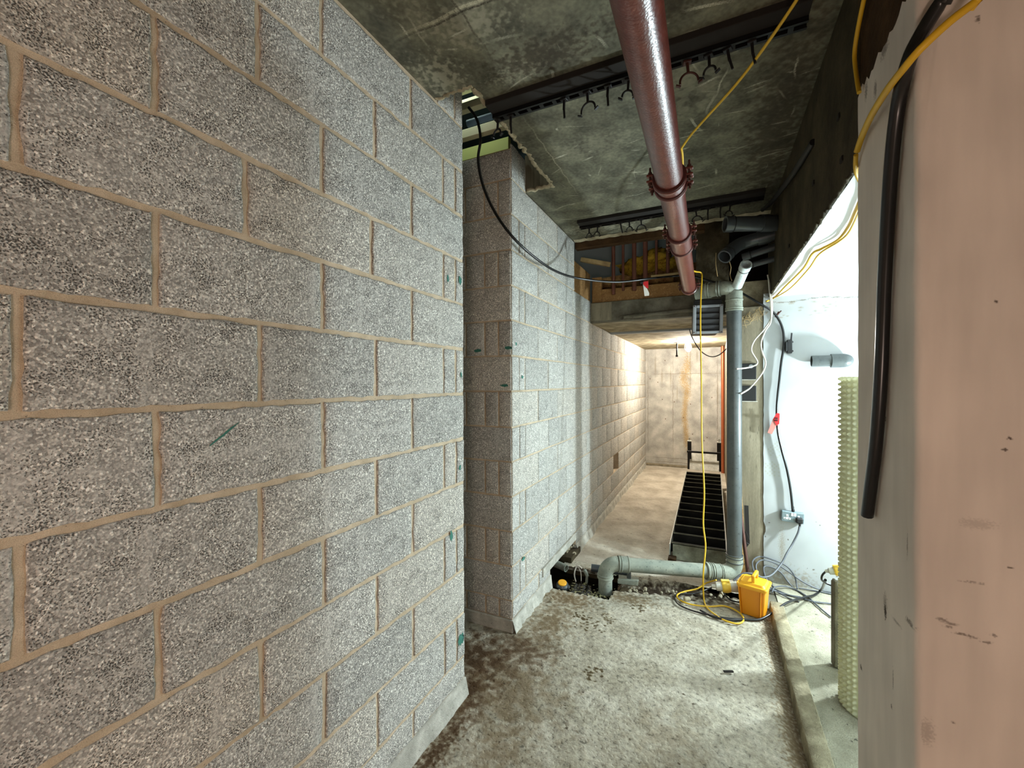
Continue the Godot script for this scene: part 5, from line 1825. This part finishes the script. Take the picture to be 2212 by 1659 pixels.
func build_floor_things() -> void:
	var t := thing("site_transformer", "yellow site transformer box with a lifting handle on its lid", "transformer", P(0.268, -1.592, 3.33))
	var xf := Transform3D(Basis(Vector3.UP, -0.28), P(0.262, -1.597, 3.335))
	var st := mb()
	rounded_loft(st, xf, [[0.0, 0.068, 0.062, 0.014], [0.195, 0.082, 0.080, 0.016]])
	obj("body", st, M.yellow_box, t)
	for x in [-0.078, 0.055]:
		st = mb()
		bar(st, xf * Vector3(x * 0.86, 0.0, 0.066), xf * Vector3(x, 0.19, 0.084), 0.020, 0.008, 0.003)
		obj("body_rib", st, M.yellow_box, t)
	st = mb()
	rounded_loft(st, xf, [[0.188, 0.090, 0.088, 0.018], [0.206, 0.094, 0.092, 0.020], [0.212, 0.091, 0.089, 0.018], [0.212, 0.080, 0.078, 0.016], [0.226, 0.070, 0.066, 0.016]])
	obj("lid", st, M.yellow_lid, t)
	st = mb()
	for x in [-0.048, 0.048]:
		cbox(st, xf * Transform3D(Basis(), Vector3(0.005, 0.243, x)), Vector3(0.022, 0.045, 0.016), 0.004)
	cbox(st, xf * Transform3D(Basis(), Vector3(0.005, 0.268, 0)), Vector3(0.024, 0.018, 0.118), 0.006)
	obj("handle", st, M.yellow_lid, t)
	industrial_plug("white and yellow site plug coupled to a lead beside the transformer", P(0.065, -1.500, 3.43), Vector3(1.0, 0.10, -0.12), 1.25)
	industrial_plug("white and yellow site plug resting on the dark slab by the cream roll", P(0.625, -1.075, 2.93), Vector3(1.0, 0.25, 0.1), 0.8)
	# small floor litter
	st = mb()
	cbox(st, Transform3D(Basis(Vector3.UP, 0.4), P(-0.165, -1.57, 3.28)), Vector3(0.05, 0.03, 0.03), 0.010)
	tag(obj("stone", st, M.stone), "pale stone lying in the trench mid-way along the drain run", "stone")
	st = mb()
	bar(st, P(0.055, -1.588, 2.57), P(0.105, -1.586, 2.59), 0.016, 0.008, 0.003, Vector3.UP)
	tag(obj("wood_chip", st, M.gap), "small dark splinter on the open floor", "chip")
	st = mb()
	rod(st, P(-1.06, -1.588, 2.87), P(-1.05, -1.57, 2.88), 0.014, 8)
	tag(obj("stone", st, M.stone), "small pale pebble at the foot of the plinth by the sump", "stone")

func cable(called: String, label: String, pts: Array, r: float, m: Material, group := "") -> MeshInstance3D:
	var q := []
	for p in pts:
		var v: Vector3 = p
		if v.x > 0.30 and v.z < -3.868 and v.y < 2.2 and v.x < 2.0:
			v.z = -3.868
		q.append(v)
	var st := mb()
	tube(st, smooth(q, 0.015), r, 10)
	var o := obj(called, st, m)
	tag(o, label, "cable", group)
	return o

func tape(label: String, at: Vector3, red: PackedVector2Array, white: PackedVector2Array, turn: float, pale: Material) -> void:
	var t := thing("tape_flag", label, "tape", at)
	var b := Basis(Vector3.UP, turn)
	for q in [["red_half", red, M.tape_red, 0.0], ["pale_half", white, pale, -0.004]]:
		var st := mb()
		var front := []
		var back := []
		for v in q[1]:
			front.append(at + b * Vector3(v.x, v.y, 0.001 + q[3] + v.y * 0.1))
			back.append(at + b * Vector3(v.x, v.y, -0.001 + q[3] + v.y * 0.1))
		poly(st, front, b.z)
		poly(st, back, -b.z)
		for i in front.size():
			var j: int = (i + 1) % front.size()
			poly(st, [front[i], front[j], back[j], back[i]], ((front[i] + front[j]) / 2.0 - at).normalized())
		obj(q[0], st, q[2], t)
	var s2 := mb()
	for k in 3:
		var wrap := Vector3(-0.018 + k * 0.008, 0.004, 0)
		tube(s2, arc(at + b * wrap, b.y, b.z, 0.0130, 0, TAU, 10), 0.003, 5)
	obj("tie", s2, M.black, t)

func build_cables() -> void:
	cable("power_cable", "thin black cable drooping from the ceiling hole across the corridor to the double socket", [P(-1.362,1.708,2.250), P(-1.315,1.632,2.270), P(-1.306,1.525,2.300), P(-1.335,1.411,2.320), P(-1.313,1.254,2.340), P(-1.235,1.071,2.360), P(-1.115,0.899,2.380), P(-1.049,0.818,2.600), P(-0.990,0.784,2.850), P(-0.893,0.782,3.100), P(-0.684,0.789,3.350), P(-0.465,0.835,3.550), P(-0.311,0.898,3.820), P(-0.168,0.899,3.880), P(-0.026,0.840,3.860), P(0.144,0.758,3.840), P(0.337,0.615,3.820), P(0.441,0.537,3.865), P(0.497,0.419,3.870), P(0.507,0.285,3.870), P(0.491,0.159,3.870), P(0.479,0.032,3.870), P(0.460,-0.204,3.870), P(0.466,-0.385,3.870), P(0.491,-0.529,3.870), P(0.527,-0.689,3.870), P(0.551,-0.848,3.870), P(0.563,-0.989,3.865)], 0.0085, M.black_cable)
	cable("site_lead", "yellow lead hanging from the red pipe end down to a coil on the floor", [P(0.254,1.223,1.550), P(0.243,1.208,1.60), P(0.105,1.20,1.90), P(-0.116,1.205,2.287), P(-0.14,1.19,2.45), P(-0.155,0.98,3.0), P(-0.14,0.87,3.5), P(-0.078,0.865,3.66), P(-0.070,0.80,3.62), P(-0.076,0.667,3.600), P(-0.079,0.444,3.550), P(-0.072,0.016,3.500), P(-0.068,-0.435,3.450), P(-0.052,-0.803,3.400), P(-0.058,-1.034,3.370), P(-0.043,-1.187,3.330), P(-0.057,-1.369,3.280), P(-0.056,-1.566,3.349), P(-0.033,-1.584,3.243), P(0.019,-1.584,3.164), P(0.074,-1.584,3.116), P(0.141,-1.584,3.106), P(0.181,-1.584,3.148), P(0.187,-1.584,3.212), P(0.155,-1.584,3.279), P(0.078,-1.584,3.316), P(-0.025,-1.584,3.261), P(-0.144,-1.584,3.239), P(-0.221,-1.584,3.281), P(-0.234,-1.584,3.341), P(-0.189,-1.576,3.398), P(-0.105,-1.566,3.461), P(-0.043,-1.546,3.542), P(0.027,-1.455,3.420)], 0.0055, M.yellow_cable)
	cable("site_lead", "yellow lead crossing in front of the plastered wall end", [P(0.93,1.285,0.75), P(0.72,1.04,0.98), P(0.480,0.761,1.140), P(0.476,0.753,1.150), P(0.428,0.715,1.135), P(0.385,0.678,1.140), P(0.371,0.666,1.167), P(0.368,0.674,1.248), P(0.379,0.697,1.396), P(0.395,0.711,1.543), P(0.395,0.690,1.591)], 0.008, M.yellow_cable)
	cable("site_lead", "yellow lead tied along the lit room ceiling, lower of the pair", [P(0.395,0.685,1.60), P(0.41,0.658,1.66), P(0.455,0.652,1.78), P(0.483,0.655,1.907), P(0.504,0.655,2.065), P(0.523,0.655,2.227), P(0.528,0.655,2.410), P(0.491,0.655,2.534), P(0.467,0.655,2.614), P(0.480,0.655,2.933), P(0.461,0.655,3.375), P(0.440,0.655,3.850), P(0.388,0.632,3.860)], 0.006, M.yellow_cable)
	cable("site_lead", "yellow lead tied along the lit room ceiling, upper of the pair", [P(0.499,0.640,1.971), P(0.532,0.640,2.246), P(0.526,0.640,2.383), P(0.489,0.640,2.575), P(0.498,0.640,2.908), P(0.485,0.640,3.458), P(0.429,0.647,3.860)], 0.0045, M.yellow_cable)
	cable("site_lead", "short yellow lead hanging on the dark beam above the plastered wall end", [P(0.405,1.305,1.42), P(0.40,1.20,1.48), P(0.400,1.116,1.526), P(0.400,1.106,1.546), P(0.400,1.058,1.606), P(0.400,1.007,1.634), P(0.400,0.921,1.611), P(0.400,0.865,1.589)], 0.006, M.yellow_cable)
	cable("power_cable", "thick black cable hanging down the grey side of the plastered wall end", [P(0.56,1.28,1.10), P(0.50,1.05,1.15), P(0.449,0.815,1.190), P(0.442,0.807,1.200), P(0.415,0.760,1.215), P(0.393,0.704,1.219), P(0.393,0.632,1.280), P(0.393,0.478,1.325), P(0.393,0.260,1.359), P(0.393,0.028,1.384), P(0.393,-0.155,1.418), P(0.393,-0.288,1.461), P(0.393,-0.378,1.492)], 0.0145, M.black_cable)
	cable("flex_cable", "white twin flex reaching the upper part of the stack, nearer of the two", [P(0.392,0.827,3.80), P(0.416,0.670,3.80), P(0.417,0.503,3.80), P(0.366,0.404,3.80), P(0.302,0.322,3.80), P(0.282,0.243,3.80), P(0.323,0.148,3.80), P(0.269,0.112,3.760), P(0.172,0.097,3.660)], 0.006, M.white_cable)
	cable("flex_cable", "white twin flex curling to the lower black box", [P(0.395,0.782,3.765), P(0.411,0.485,3.765), P(0.374,0.395,3.765), P(0.344,0.304,3.765), P(0.350,0.231,3.765), P(0.374,0.147,3.765), P(0.353,0.069,3.765), P(0.286,-0.029,3.765), P(0.253,-0.065,3.760), P(0.199,-0.095,3.660)], 0.006, M.white_cable)
	cable("power_cable", "dark lead running from the plug down the white wall to the transformer", [P(0.602,-1.106,3.830), P(0.592,-1.150,3.820), P(0.553,-1.237,3.800), P(0.510,-1.297,3.750), P(0.47,-1.36,3.70), P(0.40,-1.42,3.61), P(0.335,-1.43,3.55), P(0.27,-1.40,3.51), P(0.20,-1.405,3.49), P(0.14,-1.45,3.45)], 0.007, M.grey_cable)
	cable("floor_lead", "tallest black lead loop standing up behind the transformer", [P(0.586,-1.584,3.825), P(0.589,-1.566,3.925), P(0.572,-1.496,4.014), P(0.519,-1.436,4.049), P(0.434,-1.406,4.010), P(0.344,-1.396,3.921), P(0.287,-1.406,3.775), P(0.285,-1.436,3.669), P(0.321,-1.496,3.661), P(0.367,-1.546,3.668), P(0.474,-1.584,3.694), P(0.588,-1.584,3.688)], 0.0055, M.grey_cable, "leads tangled round the transformer")
	cable("floor_lead", "second black lead loop behind the transformer, trailing to the cream roll", [P(0.825,-1.584,3.936), P(0.723,-1.576,3.968), P(0.622,-1.536,3.999), P(0.530,-1.476,4.011), P(0.435,-1.426,3.934), P(0.351,-1.406,3.823), P(0.304,-1.416,3.716), P(0.323,-1.476,3.681), P(0.387,-1.556,3.716), P(0.496,-1.584,3.645), P(0.564,-1.584,3.605)], 0.0055, M.grey_cable, "leads tangled round the transformer")
	cable("floor_lead", "smallest black lead loop rising beside the transformer", [P(0.559,-1.584,3.844), P(0.530,-1.556,3.960), P(0.485,-1.496,3.984), P(0.426,-1.466,3.937), P(0.369,-1.466,3.845), P(0.375,-1.516,3.750), P(0.426,-1.566,3.741)], 0.0055, M.grey_cable, "leads tangled round the transformer")
	cable("floor_lead", "thick black lead sweeping in front of the transformer to the plug by the roll", [P(-0.074,-1.584,3.185), P(0.004,-1.584,3.133), P(0.102,-1.584,3.135), P(0.191,-1.584,3.183), P(0.283,-1.584,3.226), P(0.366,-1.566,3.316), P(0.472,-1.546,3.468), P(0.595,-1.566,3.646), P(0.684,-1.576,3.753), P(0.732,-1.536,3.785), P(0.594,-1.154,2.980)], 0.0075, M.black_cable, "leads tangled round the transformer")
	cable("floor_lead", "black lead running off toward the foot of the dark slab", [P(0.399,-1.556,3.613), P(0.421,-1.556,3.701), P(0.485,-1.566,3.785), P(0.564,-1.584,3.814), P(0.634,-1.584,3.710), P(0.678,-1.584,3.576), P(0.720,-1.584,3.461)], 0.0055, M.grey_cable, "leads tangled round the transformer")
	cable("floor_lead", "black lead lying on the lit room floor across the kerb", [P(0.427,-1.584,3.750), P(0.502,-1.584,3.693), P(0.585,-1.584,3.672), P(0.666,-1.584,3.653), P(0.770,-1.584,3.674)], 0.0055, M.grey_cable, "leads tangled round the transformer")
	cable("floor_lead", "black lead looped wide beside the yellow coil", [P(0.043,-1.536,3.526), P(-0.027,-1.576,3.521), P(-0.120,-1.584,3.417), P(-0.226,-1.584,3.360), P(-0.250,-1.584,3.297), P(-0.222,-1.584,3.210), P(-0.141,-1.584,3.160), P(-0.024,-1.584,3.144), P(0.088,-1.584,3.153), P(0.183,-1.584,3.185)], 0.0055, M.black_cable, "leads tangled round the transformer")
	cable("floor_lead", "short black lead running from the coupled plug behind the transformer", [P(0.068,-1.546,3.513), P(0.085,-1.576,3.473), P(0.126,-1.584,3.422), P(0.176,-1.584,3.417)], 0.0055, M.black_cable, "leads tangled round the transformer")
	cable("floor_lead", "thin black lead along the foot of the white wall", [P(0.598,-1.584,3.846), P(0.701,-1.584,3.847), P(0.805,-1.584,3.842)], 0.0055, M.grey_cable, "leads tangled round the transformer")
	cable("floor_lead", "black lead arching over the plug on the dark slab", [P(0.650,-1.051,2.950), P(0.620,-1.082,2.980), P(0.587,-1.129,3.000), P(0.584,-1.171,3.020), P(0.612,-1.200,3.050), P(0.646,-1.210,3.050)], 0.0055, M.black_cable, "leads tangled round the transformer")
	tape("red and white tape flag tied to the drooping cable near the red pipe", P(-0.50, 0.800, 3.52), PackedVector2Array([Vector2(-0.005, 0.004), Vector2(0.040, 0.012), Vector2(0.042, -0.045), Vector2(0.030, -0.045), Vector2(0.0, -0.012)]), PackedVector2Array([Vector2(0.0, -0.010), Vector2(0.032, -0.045), Vector2(0.050, -0.085), Vector2(0.048, -0.103), Vector2(0.014, -0.105)]), 0.3, M.tape_white)
	tape("red and white tape flag tied to the cable on the white wall", P(0.462, -0.30, 3.848), PackedVector2Array([Vector2(-0.006, 0.055), Vector2(0.014, 0.050), Vector2(0.012, -0.03), Vector2(-0.006, -0.045), Vector2(-0.030, 0.005)]), PackedVector2Array([Vector2(-0.028, 0.010), Vector2(-0.004, -0.04), Vector2(-0.036, -0.115), Vector2(-0.066, -0.105)]), 0.0, M.tape_faded)
